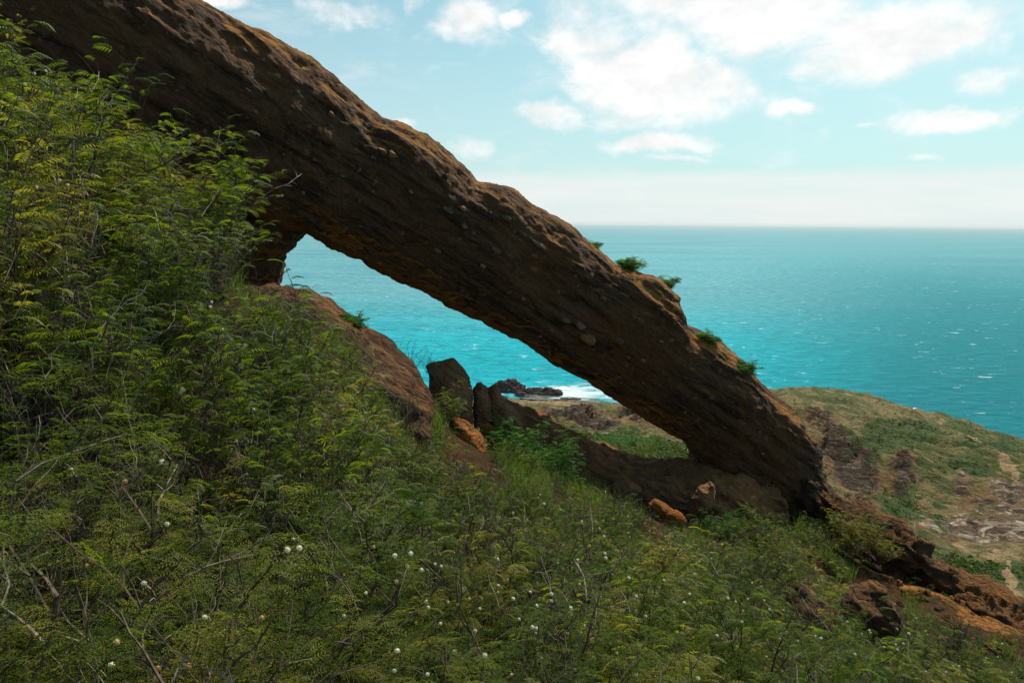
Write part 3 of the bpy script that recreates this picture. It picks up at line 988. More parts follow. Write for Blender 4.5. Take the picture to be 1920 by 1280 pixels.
stones = [stone_mesh('embedded_stone', s, M_STONE if s % 3 == 0 else M_BOULDER) for s in range(9)]
stone_px = [(950, 410, 11), (715, 284, 12), (735, 292, 13), (700, 296, 8), (532, 289, 4), (569, 362, 6), (660, 310, 5), (676, 318, 5), (735, 462, 4), (745, 590, 4),
            (1100, 635, 22), (1085, 610, 16), (1060, 600, 12), (1205, 675, 7), (1188, 717, 4), (1205, 718, 4), (1285, 773, 5), (905, 500, 9), (835, 330, 8), (880, 355, 8),
            (620, 215, 10), (455, 95, 9), (520, 143, 8), (600, 245, 8), (665, 160, 5), (550, 200, 6), (780, 300, 10), (840, 395, 13), (865, 390, 11), (870, 425, 9),
            (1010, 460, 12), (1000, 480, 9), (920, 400, 5), (1130, 560, 8), (1030, 660, 6), (980, 560, 7), (930, 470, 12), (640, 330, 7), (770, 360, 7), (820, 470, 10),
            (1240, 640, 5), (1316, 665, 4), (1395, 745, 5), (1360, 800, 5), (1430, 850, 5), (1160, 640, 12), (1012, 630, 5), (700, 360, 6), (590, 300, 6), (480, 210, 6)]
for i, (px, py, s) in enumerate(stone_px):
    loc, nor, dist = hit(bvh_arch, px, py)
    if loc is None:
        continue
    o = link('embedded_stone', stones[i % 9], arch, loc=loc - Vector((0, 0, 0)), rot=Euler((0.3 * random.random(), BAND + random.uniform(-0.3, 0.3), random.uniform(-0.5, 0.5))),
             scale=s * 0.85 * dist / F)
    o.location = loc + nor * (s * 0.16 * dist / F)

# ------------------------------------------------------------------ lower rocks
mound_rows = [
    (400, 560, 380, 700, 12.0, 1.5), (450, 545, 430, 740, 12.0, 1.6), (500, 541, 480, 780, 12.0, 1.7), (560, 552, 540, 800, 12.0, 1.7), (620, 580, 590, 840, 11.9, 1.6),
    (680, 622, 640, 870, 11.8, 1.5), (730, 665, 690, 890, 11.7, 1.4), (775, 710, 730, 900, 11.6, 1.2), (803, 760, 770, 900, 11.5, 1.0), (812, 810, 800, 900, 11.5, 0.7),
]
mound, mound_co, mound_fc = rock('rock_mound', [sweep_mesh(mound_rows)], 0.06, M_MOUND, 0.6, dip=math.radians(38))
tag(mound, 'smooth brown layered rock mound half covered by shrubs, left of the arch opening', 'rock mound')
bvh_mound = BVHTree.FromPolygons([tuple(v) for v in mound_co.tolist()], [tuple(q) for f in mound_fc for q in f.tolist()])

ledge_rows = [
    (925, 742, 925, 850, 16.6, 0.5), (955, 752, 950, 860, 16.8, 0.8), (1000, 775, 995, 880, 17.2, 1.0), (1060, 806, 1050, 900, 17.4, 1.1), (1110, 838, 1100, 930, 17.4, 1.2),
    (1170, 864, 1160, 960, 17.3, 1.3), (1240, 876, 1230, 985, 17.0, 1.4), (1310, 882, 1300, 1000, 17.0, 1.4), (1380, 880, 1380, 1010, 17.2, 1.4), (1450, 900, 1450, 1010, 17.4, 1.2),
]
ledge, ledge_co, ledge_fc = rock('rock_ledge', [sweep_mesh(ledge_rows)], 0.06, M_LEDGE, 0.75, dip=math.radians(25), blocky=0.1)
tag(ledge, 'reddish brown bare rock ledge forming the lower rim of the arch opening', 'rock ledge')

ridge_rows = [
    (1480, 850, 1430, 1030, 18.0, 1.2), (1530, 895, 1480, 1060, 17.3, 1.3), (1585, 938, 1530, 1095, 16.7, 1.4), (1630, 960, 1570, 1120, 16.2, 1.4), (1665, 975, 1615, 1135, 15.9, 1.4), (1700, 990, 1650, 1165, 15.6, 1.4),
    (1735, 1040, 1690, 1195, 15.3, 1.4), (1775, 1062, 1730, 1220, 14.9, 1.4), (1815, 1085, 1770, 1245, 14.6, 1.4), (1860, 1108, 1810, 1265, 14.3, 1.4), (1915, 1135, 1860, 1290, 14.0, 1.4),
    (1990, 1170, 1930, 1330, 13.7, 1.4), (2100, 1230, 2040, 1390, 13.2, 1.4), (2250, 1310, 2190, 1470, 12.7, 1.4),
]
ridge, ridge_co, ridge_fc = rock('rock_ridge', [sweep_mesh(ridge_rows)], 0.06, M_RIDGE, 1.0, dip=math.radians(35), blocky=0.22, freq=1.15, layers=1.6)
tag(ridge, 'jagged dark rock ridge with orange soil descending to the lower right corner behind the shrubs', 'rock ridge')


def boulder(name, outline, Y, T, mat, label, cat='boulder', k=0.28, voxel=0.035, group=None, freq=1.3, tilt=0.0, blocky=0.3):
    o, co, fc = rock(name, [puff_mesh(outline, Y, T, tilt=tilt)], voxel, mat, k, dip=math.radians(40), freq=freq, blocky=blocky, layers=0.25)
    tag(o, label, cat, group)
    return o


boulder('boulder', [(800, 684), (815, 676), (848, 672), (866, 690), (880, 712), (886, 740), (884, 800), (850, 800), (820, 770), (806, 740)], 15.5, 0.5, M_BOULDER,
        'upright blocky brown boulder with a flat top beside the rock mound', blocky=0.15)
boulder('rock_spire', [(888, 734), (897, 722), (905, 719), (914, 728), (922, 745), (925, 790), (893, 800), (886, 770)], 15.8, 0.35, M_BOULDER,
        'small pointed brown rock just right of the upright boulder', 'rock')
boulder('rock_spire', [(912, 730), (920, 719), (930, 717), (936, 726), (942, 742), (965, 765), (985, 800), (930, 820), (915, 790)], 16.0, 0.4, M_BOULDER,
        'small rounded dark brown knob of rock at the top of the ledge', 'rock')
boulder('orange_rock', [(850, 782), (866, 784), (880, 800), (900, 812), (912, 835), (912, 880), (885, 900), (858, 880), (842, 835)], 12.9, 0.45, M_ORANGE,
        'crumbling bright orange rock in the scrub below the upright boulder', 'rock', k=0.5, blocky=0.25)
boulder('orange_rock', [(902, 798), (912, 794), (921, 803), (918, 816), (905, 815)], 14.2, 0.12, M_ORANGE,
        'small orange stone right of the crumbling orange rock', 'rock')
boulder('orange_rock', [(1214, 946), (1228, 938), (1246, 950), (1262, 964), (1255, 978), (1230, 972)], 14.4, 0.16, M_ORANGE,
        'small bright orange rock lying at the foot of the bare ledge', 'rock', k=0.4, blocky=0.2)
boulder('orange_rock', [(1256, 968), (1270, 962), (1284, 975), (1276, 988), (1258, 984)], 14.0, 0.12, M_ORANGE,
        'smaller orange rock lowest of the two below the bare ledge', 'rock', k=0.4)
boulder('boulder', [(1290, 930), (1310, 912), (1335, 903), (1340, 925), (1332, 955), (1295, 965)], 15.0, 0.3, M_BOULDER,
        'cracked yellow brown boulder at the right end of the bare ledge', blocky=0.3)
boulder('boulder', [(1585, 1140), (1612, 1118), (1650, 1100), (1672, 1122), (1690, 1155), (1672, 1185), (1605, 1185), (1580, 1165)], 9.3, 0.40, M_MOUND,
        'pyramid shaped rust brown boulder among shrubs at lower right', k=0.28)
boulder('boulder', [(1450, 1128), (1480, 1105), (1505, 1098), (1530, 1118), (1560, 1150), (1545, 1190), (1470, 1190), (1440, 1160)], 9.0, 0.5, M_MOUND,
        'low rust brown boulder left of the pyramid shaped one', k=0.28)
boulder('boulder', [(-30, 362), (4, 356), (20, 378), (24, 400), (12, 418), (-30, 424)], 5.6, 0.25, M_PALE,
        'pale grey boulder among the shrubs at the left edge', k=0.25)
boulder('boulder', [(1150, 908), (1180, 902), (1200, 918), (1190, 945), (1160, 940)], 15.6, 0.25, M_BOULDER,
        'small brown boulder against the middle of the bare ledge', k=0.3)

# small stones lying on the lower slope and the ridge soil
loose = [stone_mesh('loose_stone', 40 + s, M_ORANGE if s % 2 else M_MOUND) for s in range(6)]
for i in range(70):
    px, py = random.uniform(1650, 1920), 0
    py = 1050 + (px - 1650) * 0.62 + random.uniform(-15, 90)
    rv = hit(bvh_near, px, py)
    if rv[0] is None or rv[2] > 22:
        continue
    o = link('stone', loose[i % 6], None, loc=rv[0], rot=Euler((random.random(), random.random(), random.random() * 6)), scale=random.uniform(0.04, 0.16))
    tag(o, 'small orange brown stone on the bare soil at the foot of the ridge', 'stone', 'stones below the rock ridge')

# ------------------------------------------------------------------ coast: road, guardrail, lava rocks
def shore_rock(px, py, w, h, label, seed):
    r = ray(px, py)
    k = CAM_Z / -r.z
    base = Vector((r.x * k, r.y * k, 0))
    s = w * k * r.length / F / 2 if False else w * math.hypot(base.x, base.y) / F / 2
    zh = h * math.hypot(base.x, base.y) / F
    import bmesh
    bm = bmesh.new()
    bmesh.ops.create_icosphere(bm, subdivisions=5, radius=1.0)
    co = np.array([v.co[:] for v in bm.verts])
    fc = np.array([[v.index for v in f.verts] for f in bm.faces])
    bm.free()
    d = 1 + 0.35 * fbm(co * 1.6 + seed, 4) + 0.22 * (ridged(co * 2.6 + seed, 4) - 0.4)
    co = co * d[:, None] * np.array([s, s * 0.7, zh])
    o = link('shore_rock', mesh_np('shore_rock', co, fc, M_LAVA, False), loc=base)
    tag(o, label, 'rock', 'lava rocks in the surf')


shore_rock(955, 731, 50, 17, 'dark lava rock on the shore, farthest left and tallest, seen through the arch', 1.0)
shore_rock(1000, 739, 60, 9, 'long low dark lava shelf between the two raised shore rocks', 4.0)
shore_rock(1028, 740, 44, 11, 'dark reddish lava rock on the shore where the surf breaks', 7.0)
shore_rock(1070, 751, 34, 5, 'small flat dark lava rock lowest in the white surf', 9.0)


def drape(pts_px, width, lift, mat, name, kind=None, z_off=0.0):
    pts = []
    for (px, py) in pts_px:
        h_ = hit(bvh_far, px, py)
        if h_[0] is not None:
            pts.append(h_[0])
    V, Fc = [], []
    for i, p in enumerate(pts):
        q = pts[min(i + 1, len(pts) - 1)] - pts[max(i - 1, 0)]
        q.z = 0
        q.normalize()
        side = Vector((-q.y, q.x, 0))
        for s in (-1, 1):
            v = p + side * width * s / 2
            g = bvh_far.ray_cast(Vector((v.x, v.y, 400)), Vector((0, 0, -1)))[0]
            V.append((v.x, v.y, max(p.z, (g.z if g else p.z)) + lift))
        if i:
            Fc.append((2 * i - 2, 2 * i - 1, 2 * i + 1, 2 * i))
    if Fc:
        return link(name, mesh_np(name, V, np.array(Fc), mat)), pts
    return None, pts


road_px = [(x, 743.5 + (x - 930) * 0.055) for x in range(880, 1130, 6)]
ro, rpts = drape(road_px, 9.0, 0.35, M_ROAD, 'road')
if ro:
    tag(ro, kind='structure')
    import bmesh
    rail = bpy.data.objects.new('guardrail', None)
    COL.objects.link(rail)
    rail.location = rpts[0]
    tag(rail, 'thin pale guardrail along the coast road seen through the arch', 'guardrail')
    V, Fc = [], []
    for i, p in enumerate(rpts):
        b0 = Vector((p.x, p.y + 5.2, p.z + 0.9)) - rpts[0]
        for (dy, dz) in ((0, 0), (0.25, 0), (0.25, 0.9), (0, 0.9)):
            V.append((b0.x, b0.y + dy, b0.z + dz))
        if i:
            for k in range(4):
                k2 = (k + 1) % 4
                Fc.append((4 * i - 4 + k, 4 * i - 4 + k2, 4 * i + k2, 4 * i + k))
    link('rail', mesh_np('rail', V, np.array(Fc), M_RAIL), rail)

# ------------------------------------------------------------------ feathery leaves
def leaf_template(pairs, leaflets, single=False, rng_=None):
    """One twice-divided leaf of length 1 along +X. Returns verts, quads."""
    V, Q4 = [], []
    for i in range(pairs):
        x0 = 0.12 + 0.86 * i / (pairs - 1)
        z0 = 0.10 * math.sin(math.pi * x0) - 0.06 * x0
        L = 0.52 * (1 - 0.45 * abs(i / (pairs - 1) - 0.35))
        for s in (-1, 1):
            ang = math.radians(64 - 22 * i / (pairs - 1))
            d = np.array([math.cos(ang), s * math.sin(ang), 0.0])
            pv = np.array([-d[1], d[0], 0.0])
            for j in range(leaflets):
                t = (j + 0.6) / leaflets
                c = np.array([x0, 0, z0]) + d * L * t + np.array([0, 0, 0.07 * math.sin(2.2 * t) - 0.10 * t * t])
                ll = L * 0.24 * (1 - 0.5 * abs(t - 0.45))
                wd = L / leaflets * (0.62 if not single else 0.8)
                for q in (-1, 1):
                    dirn = pv * q * 0.9 + d * 0.45
                    dirn /= np.linalg.norm(dirn)
                    zz = np.array([0, 0, 0.22 * ll * (1 if (i + j) % 2 else 0.4)])
                    o = len(V)
                    V += [c, c + dirn * ll * 0.5 + d * wd * 0.5 + zz, c + dirn * ll + zz * 0.6, c + dirn * ll * 0.5 - d * wd * 0.5 + zz]
                    Q4.append((o, o + 1, o + 2, o + 3))
    return np.array(V), np.array(Q4)


def strip_template(pairs):
    V, Q4 = [], []
    for i in range(pairs):
        x0 = 0.10 + 0.9 * i / (pairs - 1)
        z0 = 0.12 * math.sin(math.pi * x0) - 0.08 * x0
        L = 0.50 * (1 - 0.45 * abs(i / (pairs - 1) - 0.4))
        for s in (-1, 1):
            ang = math.radians(66 - 30 * i / (pairs - 1))
            d = np.array([math.cos(ang), s * math.sin(ang), 0.0])
            pv = np.array([-d[1], d[0], 0.0])
            w = L * 0.085
            o = len(V)
            c = np.array([x0, 0, z0])
            up = np.array([0, 0, 1.0])
            V += [c, c + d * L * 0.35 + pv * w + up * 0.05, c + d * L * 0.35 - pv * w + up * 0.02, c + d * L * 0.75 + pv * w * 0.8, c + d * L * 0.75 - pv * w * 0.8 - up * 0.03,
                  c + d * L - up * 0.07]
            Q4 += [(o, o + 2, o + 1, o), (o + 1, o + 2, o + 4, o + 3), (o + 3, o + 4, o + 5, o + 3)]
    Q4 = [q for q in Q4]
    V, T = np.array(V), []
    for (a, b, c, d) in Q4:
        T.append((a, b, c))
        if len({a, b, c, d}) == 4:
            T.append((a, c, d))
    return V, np.array(T)


LEAF0 = leaf_template(4, 6)
LEAF1 = strip_template(7)
LEAF2 = strip_template(5)


class Geo:
    def __init__(self):
        self.v, self.f, self.n = [], [], 0

    def add(self, v, f):
        self.v.append(v)
        self.f.append(f + self.n)
        self.n += len(v)

    def mesh(self, name, mat, smooth=False):
        if not self.v:
            return None
        return mesh_np(name, np.concatenate(self.v), np.concatenate(self.f), mat, smooth)


def tube(geo, pts, r0, r1, sides=4):
    pts = np.asarray(pts)
    n = len(pts)
    V = []
    for i in range(n):
        d = pts[min(i + 1, n - 1)] - pts[max(i - 1, 0)]
        d = d / (np.linalg.norm(d) + 1e-9)
        a = np.cross(d, [0.31, 0.17, 0.93])
        a /= np.linalg.norm(a) + 1e-9
        b = np.cross(d, a)
        r = r0 + (r1 - r0) * i / (n - 1)
        for k in range(sides):
            f = 2 * math.pi * k / sides
            V.append(pts[i] + r * (math.cos(f) * a + math.sin(f) * b))
    Fc = []
    for i in range(n - 1):
        for k in range(sides):
            k2 = (k + 1) % sides
            Fc.append((i * sides + k, i * sides + k2, (i + 1) * sides + k2, (i + 1) * sides + k))
    geo.add(np.array(V), np.array(Fc))


def grow(r, p, d, L, seg, wob, lift):
    pts = [np.array(p, dtype=float)]
    d = np.array(d, dtype=float)
    for i in range(seg):
        d = d + r.normal(size=3) * wob + np.array([0, 0, lift])
        d /= np.linalg.norm(d)
        pts.append(pts[-1] + d * L / seg)
    return np.array(pts), d


def place_leaves(r, geo, tmpl, pos, outward, size, jit=0.33):
    V, Fq = tmpl
    yaw = math.atan2(outward[1], outward[0]) + r.normal() * 0.7
    pit = r.normal() * jit * 0.6 + 0.05
    rol = r.normal() * jit
    Mx = np.array(Euler((rol, -pit, yaw)).to_matrix())
    geo.add((V * size * np.array([1, 1, 1 + 0.5 * r.random()])) @ Mx.T + pos, Fq)


def shrub_meshes(seed, tmpl, leaf_mat, H=1.1, stems=6, leaf_size=0.17, per=5, dead=0.25, dens=1.0, spread=0.6):
    r = np.random.default_rng(seed)
    stem, leaf, twig = Geo(), Geo(), Geo()
    for s in range(stems):
        a = 2 * math.pi * (s + r.random() * 0.8) / stems
        lean = spread * (0.35 + 0.9 * r.random())
        d = np.array([math.cos(a) * lean, math.sin(a) * lean, 1.0])
        L = H * (0.65 + 0.4 * r.random())
        pts, d1 = grow(r, [0.05 * math.cos(a), 0.05 * math.sin(a), -0.1], d, L, 6, 0.16, 0.02)
        tube(stem, pts, 0.011, 0.005)
        for k in range(per):
            i0 = 1 + (k * 6) // per
            base = pts[min(i0, 6)]
            b = r.random() * 2 * math.pi
            dd = d1 * 0.5 + np.array([math.cos(b), math.sin(b), 0.55 + 0.5 * r.random()])
            L2 = H * (0.22 + 0.28 * r.random())
            isdead = r.random() < dead
            q, d2 = grow(r, base, dd, L2, 4, 0.22, 0.03)
            tube(twig if isdead else stem, q, 0.0055, 0.002, 3)
            for m_ in range(3):
                c = r.random() * 2 * math.pi
                e = d2 * 0.6 + np.array([math.cos(c), math.sin(c), 0.35 + 0.4 * r.random()])
                q3, d3 = grow(r, q[1 + m_], e, L2 * 0.55, 3, 0.3, 0.02)
                tube(twig if isdead else stem, q3, 0.003, 0.0012, 3)
                if isdead:
                    continue
                for i in range(1, 4):
                    if r.random() < dens:
                        out = q3[i] - q3[0] + r.normal(size=3) * 0.03
                        place_leaves(r, leaf, tmpl, q3[i], out, leaf_size * (0.7 + 0.6 * r.random()))
            if not isdead:
                for i in range(2, 5):
                    if r.random() < dens:
                        place_leaves(r, leaf, tmpl, q[i], r.normal(size=3), leaf_size * (0.7 + 0.6 * r.random()))
    return (stem.mesh('stems', M_STEM), leaf.mesh('foliage', leaf_mat), twig.mesh('dead_twigs', M_TWIG))


def bare_meshes(seed, H=1.0, stems=7, pale=False):
    r = np.random.default_rng(seed)
    g = Geo()
    for s in range(stems):
        a = r.random() * 2 * math.pi
        lean = 0.5 * r.random() + 0.1
        pts, d1 = grow(r, [0.04 * math.cos(a), 0.04 * math.sin(a), -0.1], [math.cos(a) * lean, math.sin(a) * lean, 1], H * (0.6 + 0.5 * r.random()), 7, 0.17, 0.02)
        tube(g, pts, 0.008, 0.003)
        for k in range(6):
            b = r.random() * 2 * math.pi
            q, d2 = grow(r, pts[2 + k % 5], d1 * 0.7 + np.array([math.cos(b), math.sin(b), 0.7]) * 0.8, H * (0.15 + 0.25 * r.random()), 4, 0.22, 0.03)
            tube(g, q, 0.004, 0.0015, 3)
            for m_ in range(3):
                c = r.random() * 2 * math.pi
                q3, _ = grow(r, q[1 + m_], d2 * 0.7 + 0.7 * np.array([math.cos(c), math.sin(c), 0.5]), H * 0.14, 3, 0.3, 0)
                tube(g, q3, 0.002, 0.0009, 3)
    return g.mesh('branches', M_TWIG if pale else M_STEM)


near_protos = [shrub_meshes(100 + i, LEAF0, M_LEAF if i != 3 else M_LEAF_YEL, H=1.0, stems=7, leaf_size=0.085, per=7, dead=0.33, dens=0.85) for i in range(5)]
mid_protos = [shrub_meshes(200 + i, LEAF1, M_LEAF, H=1.05, stems=7, leaf_size=0.092, per=8, dead=0.33, dens=0.85) for i in range(5)]
yel_protos = [shrub_meshes(300 + i, LEAF1, M_LEAF_YEL, H=1.05, stems=7, leaf_size=0.092, per=8, dead=0.30, dens=0.85) for i in range(2)]
sparse_protos = [shrub_meshes(600 + i, LEAF1, M_LEAF if i != 2 else M_LEAF_YEL, H=1.0, stems=8, leaf_size=0.085, per=8, dead=0.48, dens=0.6) for i in range(4)]
bright_protos = [shrub_meshes(400 + i, LEAF1, M_BRIGHT, H=1.0, stems=8, leaf_size=0.11, per=7, dead=0.05, dens=1.0) for i in range(2)]
tuft_protos = [shrub_meshes(450 + i, LEAF1, M_BRIGHT, H=0.55, stems=16, leaf_size=0.13, per=4, dead=0.03, dens=1.0, spread=1.3) for i in range(2)]
bare_protos = [bare_meshes(500 + i, pale=(i % 3 == 0)) for i in range(6)]

SHRUBS = []


def put_shrub(protos, loc, scale, label, group, cat='shrub', name='shrub', tilt=0.15):
    st, lf, tw = protos[random.randrange(len(protos))]
    e = bpy.data.objects.new(name, None)
    COL.objects.link(e)
    e.empty_display_size = 0.2
    e.location = loc
    e.rotation_euler = (random.uniform(-tilt, tilt), random.uniform(-tilt, tilt), random.uniform(0, 6.283))
    e.scale = (scale * random.uniform(0.9, 1.15), scale * random.uniform(0.9, 1.15), scale)
    tag(e, label, cat, group)
    if st:
        tag(link('stems', st, e), kind='stuff')
    if lf:
        tag(link('foliage', lf, e), kind='stuff')
    if tw:
        tag(link('dead_twigs', tw, e), kind='stuff')
    SHRUBS.append(e)
    return e


def in_poly(x, y, poly):
    c = False
    n = len(poly)
    j = n - 1
    for i in range(n):
        xi, yi = poly[i]
        xj, yj = poly[j]
        if (yi > y) != (yj > y) and x < (xj - xi) * (y - yi) / (yj - yi) + xi:
            c = not c
        j = i
    return c


# areas of bare rock in the photo that no shrub stands on
BARE = [
    [(440, 530), (560, 520), (700, 620), (830, 740), (830, 800), (800, 830), (730, 760), (650, 680), (590, 620), (470, 590)],
    [(785, 660), (920, 660), (960, 760), (1110, 830), (1330, 870), (1430, 880), (1440, 940), (1290, 985), (1200, 960), (1120, 920), (1080, 860), (960, 800), (900, 790), (860, 800), (790, 770)],
    [(1420, 800), (1560, 880), (1600, 930), (1700, 960), (1920, 1100), (2000, 1150), (2000, 1240), (1870, 1190), (1760, 1140), (1680, 1085), (1600, 1035), (1510, 970), (1430, 930)],
    [(830, 770), (925, 770), (940, 900), (840, 910)],
    [(1575, 1080), (1690, 1080), (1700, 1160), (1580, 1165)], [(1460, 1090), (1540, 1090), (1550, 1150), (1450, 1150)],
    [(1205, 930), (1300, 930), (1300, 1000), (1205, 1000)],
]


def region(px, py, Y):
    if px < 560 and py < 560:
        return ('feathery yellow green shrub on the crest of the steep left slope below the arch', 'shrubs on the upper left slope')
    if px < 620 and py < 860:
        return ('feathery dark green shrub on the left slope in front of the rock mound', 'shrubs on the middle of the left slope')
    if px < 700:
        return ('dark feathery shrub in the shaded lower left foreground', 'shrubs in the lower left foreground')
    if py > 1080 and px < 1300:
        return ('olive green feathery shrub with white puff flowers low in the middle foreground', 'shrubs in the middle foreground')
    if px < 1200:
        return ('thin feathery green shrub among twigs on the slope below the orange rock', 'shrubs on the middle slope')
    if py > 1080:
        return ('olive green feathery shrub in the lower right foreground', 'shrubs in the lower right foreground')
    return ('low grey green shrub on the slope below the foot of the arch', 'shrubs below the arch foot')


# open view: the tops of the shrubs stay out of the opening and off the mound's skyline
SKYLINE = [(490, 380), (600, 400), (1310, 850), (1300, 880), (930, 760), (820, 740), (810, 770), (720, 680), (640, 612), (560, 566), (470, 553)]
RIDGE_FACE = [(1590, 940), (1700, 970), (1780, 1050), (2000, 1150), (2000, 1270), (1850, 1200), (1700, 1125), (1620, 1050), (1540, 980)]
ARCH_FACE = [(-600, -700), (-200, -150), (-60, -10), (20, 40), (110, 95), (200, 145), (285, 198), (375, 245), (470, 305), (492, 390), (535, 495), (515, 540), (620, 500), (1000, 300), (300, -700)]
count = 0
y = 1.5
placed = []
cells = []
while y < 17.5:
    step = 0.50 + 0.034 * y
    x = -0.95 * y - 1.2
    while x < 0.85 * y + 1.5:
        cells.append((x + random.uniform(-0.5, 0.5) * step, y + random.uniform(-0.5, 0.5) * step))
        x += step * (0.84 if x < -0.3 * y else 1.0)
    y += step * 0.95
zs = near_z(cells)
for (x, y), z in zip(cells, zs):
    p = Vector((x, y, z))
    d0 = (p - CAM_P).length
    px, py = pix(p + Vector((0, 0, 0.45)))
    if d0 < 1.75 or px < -250 or px > 2150 or py > 1750:
        continue
    if any(in_poly(px, py, b) for b in BARE):
        continue
    fit = None
    for f_ in (1.0, 0.8, 0.62, 0.45):
        tips = [pix(p + Vector((dx_ * f_, 0, 1.05 * f_))) for dx_ in (-0.2, 0.15, 0.5)]
        if not any(in_poly(*q_, pl_) for q_ in tips for pl_ in (SKYLINE, RIDGE_FACE, ARCH_FACE)):
            fit = f_
            break
    if fit is None or in_poly(px, py - 0, [(505, 430), (600, 430), (1310, 850), (1300, 880), (930, 740), (800, 690)]):
        continue
    if y > 8.8 and px < 480:
        continue
    # gaps where grass and soil show
    g = float(noise3(np.array([[x * 0.55, y * 0.55, 2.2]]))[0])
    sparse = 0.0
    if 700 < px < 1350 and py < 1050:
        sparse = 0.35
    if g > 0.33 - sparse * 0.6 and d0 > 3.0 and px > 600:
        continue
    lab, grp = region(px, py, y)
    left = px < 620
    sc = random.uniform(0.6, 1.25) * (1.12 if left else 0.92)
    if 700 < px and py < 1060:
        sc *= 0.78
    sc = min(sc, fit * 1.1) if fit < 1 else sc
    crest = left and py < 520
    if d0 < 5.2:
        pr = near_protos
    elif crest and random.random() < 0.45:
        pr = yel_protos  # sun on the crest painted by the yellower leaves
    elif random.random() < (0.22 if px > 560 else 0.08):
        pr = yel_protos
    else:
        pr = sparse_protos if px > 640 and random.random() < 0.65 else mid_protos
    put_shrub(pr, p - Vector((0, 0, 0.05)), sc, lab, grp)
    count += 1
print('shrubs', count)

# greener bushes and shrubs at places of their own
def spot(px, py, Y, protos, sc, label, cat='shrub', name='shrub', group=None, drop=None):
    if drop is None:
        x, y = P(px, py, Y).xy
        z = float(near_z([(x, y)])[0])
        loc = Vector((x, y, z - 0.05))
    else:
        loc = P(px, py, Y) - Vector((0, 0, drop))
    return put_shrub(protos, loc, sc, label, group, cat, name)


spot(985, 830, 13.2, bright_protos, 1.0, 'dense dark green bush under the bare ledge, left of two', name='bush', cat='bush')
spot(1050, 850, 13.6, bright_protos, 1.0, 'dense dark green bush under the bare ledge, right of two', name='bush', cat='bush')
spot(935, 800, 13.8, bright_protos, 0.75, 'small green bush right beside the crumbling orange rock', name='bush', cat='bush')
spot(830, 760, 12.8, mid_protos, 0.75, 'feathery green shrub wedged between rock mound and upright boulder')
spot(760, 700, 13.2, mid_protos, 0.5, 'small twiggy shrub on the skyline between the rock mound and boulder')
spot(1360, 960, 14.0, bright_protos, 0.7, 'small green bush beside the cracked yellow brown boulder', name='bush', cat='bush')
spot(1430, 945, 14.5, mid_protos, 0.85, 'feathery shrub right at the dark foot of the arch')
spot(1520, 965, 14.5, mid_protos, 0.8, 'grey green shrub in front of the lowest end of the arch')

yl = [(1582, 950, 15.4, 0.75), (1610, 955, 15.2, 0.7), (1640, 975, 15.0, 0.7), (1600, 985, 14.9, 0.7), (1660, 1000, 14.8, 0.55)]
for i, (px, py, Y, s) in enumerate(yl):
    spot(px, py + 20, Y, yel_protos, s, 'sunlit yellow green shrub on the ridge just right of the arch foot', group='sunlit shrubs on the ridge', drop=0.75 * s)

# bush thicket beyond the opening
for i in range(26):
    px = random.uniform(1120, 1330)
    py = random.uniform(818, 870) + abs(px - 1240) * 0.08
    h_ = hit(bvh_far, px, py)
    if h_[0] is None:
        continue
    e = put_shrub(bright_protos if py < 850 else mid_protos, h_[0] - Vector((0, 0, 0.4)), random.uniform(1.1, 1.7),
                  'bright green bush in the thicket seen through the lower end of the arch', 'bushes beyond the arch opening', 'bush', 'bush')

# tufts growing on the rock
for (px, py, Y, s, lab) in [(1106, 462, 17.6, 0.42, 'small green tuft growing highest on the top edge of the arch'),
                            (1180, 498, 17.7, 0.50, 'largest green tuft on the top edge of the arch, with a bare twig'),
                            (1246, 530, 17.9, 0.42, 'green tuft just above the square block on the arch edge'),
                            (1326, 632, 17.5, 0.40, 'green and reddish tuft in a notch low on the arch edge'),
                            (1398, 688, 17.5, 0.42, 'green tuft lowest on the top edge of the arch'),
                            (662, 598, 11.9, 0.34, 'small green tuft on the skyline of the rock mound')]:
    st, lf, tw = bright_protos[random.randrange(2)]
    e = spot(px, py, Y, tuft_protos, s * 1.5, lab, 'plant', 'rock_plant', drop=0.14)

# bare twiggy shrubs
bare_spots = []
for i in range(400):
    px, py = (random.uniform(20, 1880) if i < 200 else random.uniform(680, 1880)), random.uniform(480, 1270)
    h_ = hit(bvh_near, px, py)
    if h_[0] is None or h_[2] < 2.0 or h_[2] > 16 or any(in_poly(px, py, b) for b in BARE):
        continue
    o = link('bare_shrub', bare_protos[i % 6], None, loc=h_[0], rot=(random.uniform(-.2, .2), random.uniform(-.2, .2), random.uniform(0, 6.28)),
             scale=random.uniform(0.55, 1.05))
    is_pale = i % 3 == 0
    side = ('upper left slope' if py < 620 else 'lower left slope' if h_[2] > 3.6 else 'left foreground') if h_[0].x < -1 else (
        ('lower right foreground' if h_[2] < 7 else 'slope below the arch foot') if h_[0].x > 2.5 else ('middle foreground' if h_[2] < 5 else 'middle slope under the ledge'))
    tag(o, ('pale grey' if is_pale else 'dark brown') + ' leafless twiggy shrub ' + ('on the ' if 'slope' in side else 'in the ') + side, 'bare shrub',
        ('pale' if is_pale else 'dark') + ' leafless shrubs on the ' + side)
for (px, py, Y, s) in [(770, 690, 13.0, 0.7), (745, 672, 12.8, 0.45), (800, 690, 14.2, 0.5)]:
    o = link('bare_shrub', bare_protos[1], None, loc=P(px, py, Y) - Vector((0, 0, 0.05)), rot=(0, 0, px), scale=s)
    tag(o, 'leafless twigs standing against the sea between rock mound and boulder', 'bare shrub', 'leafless twigs against the sea')

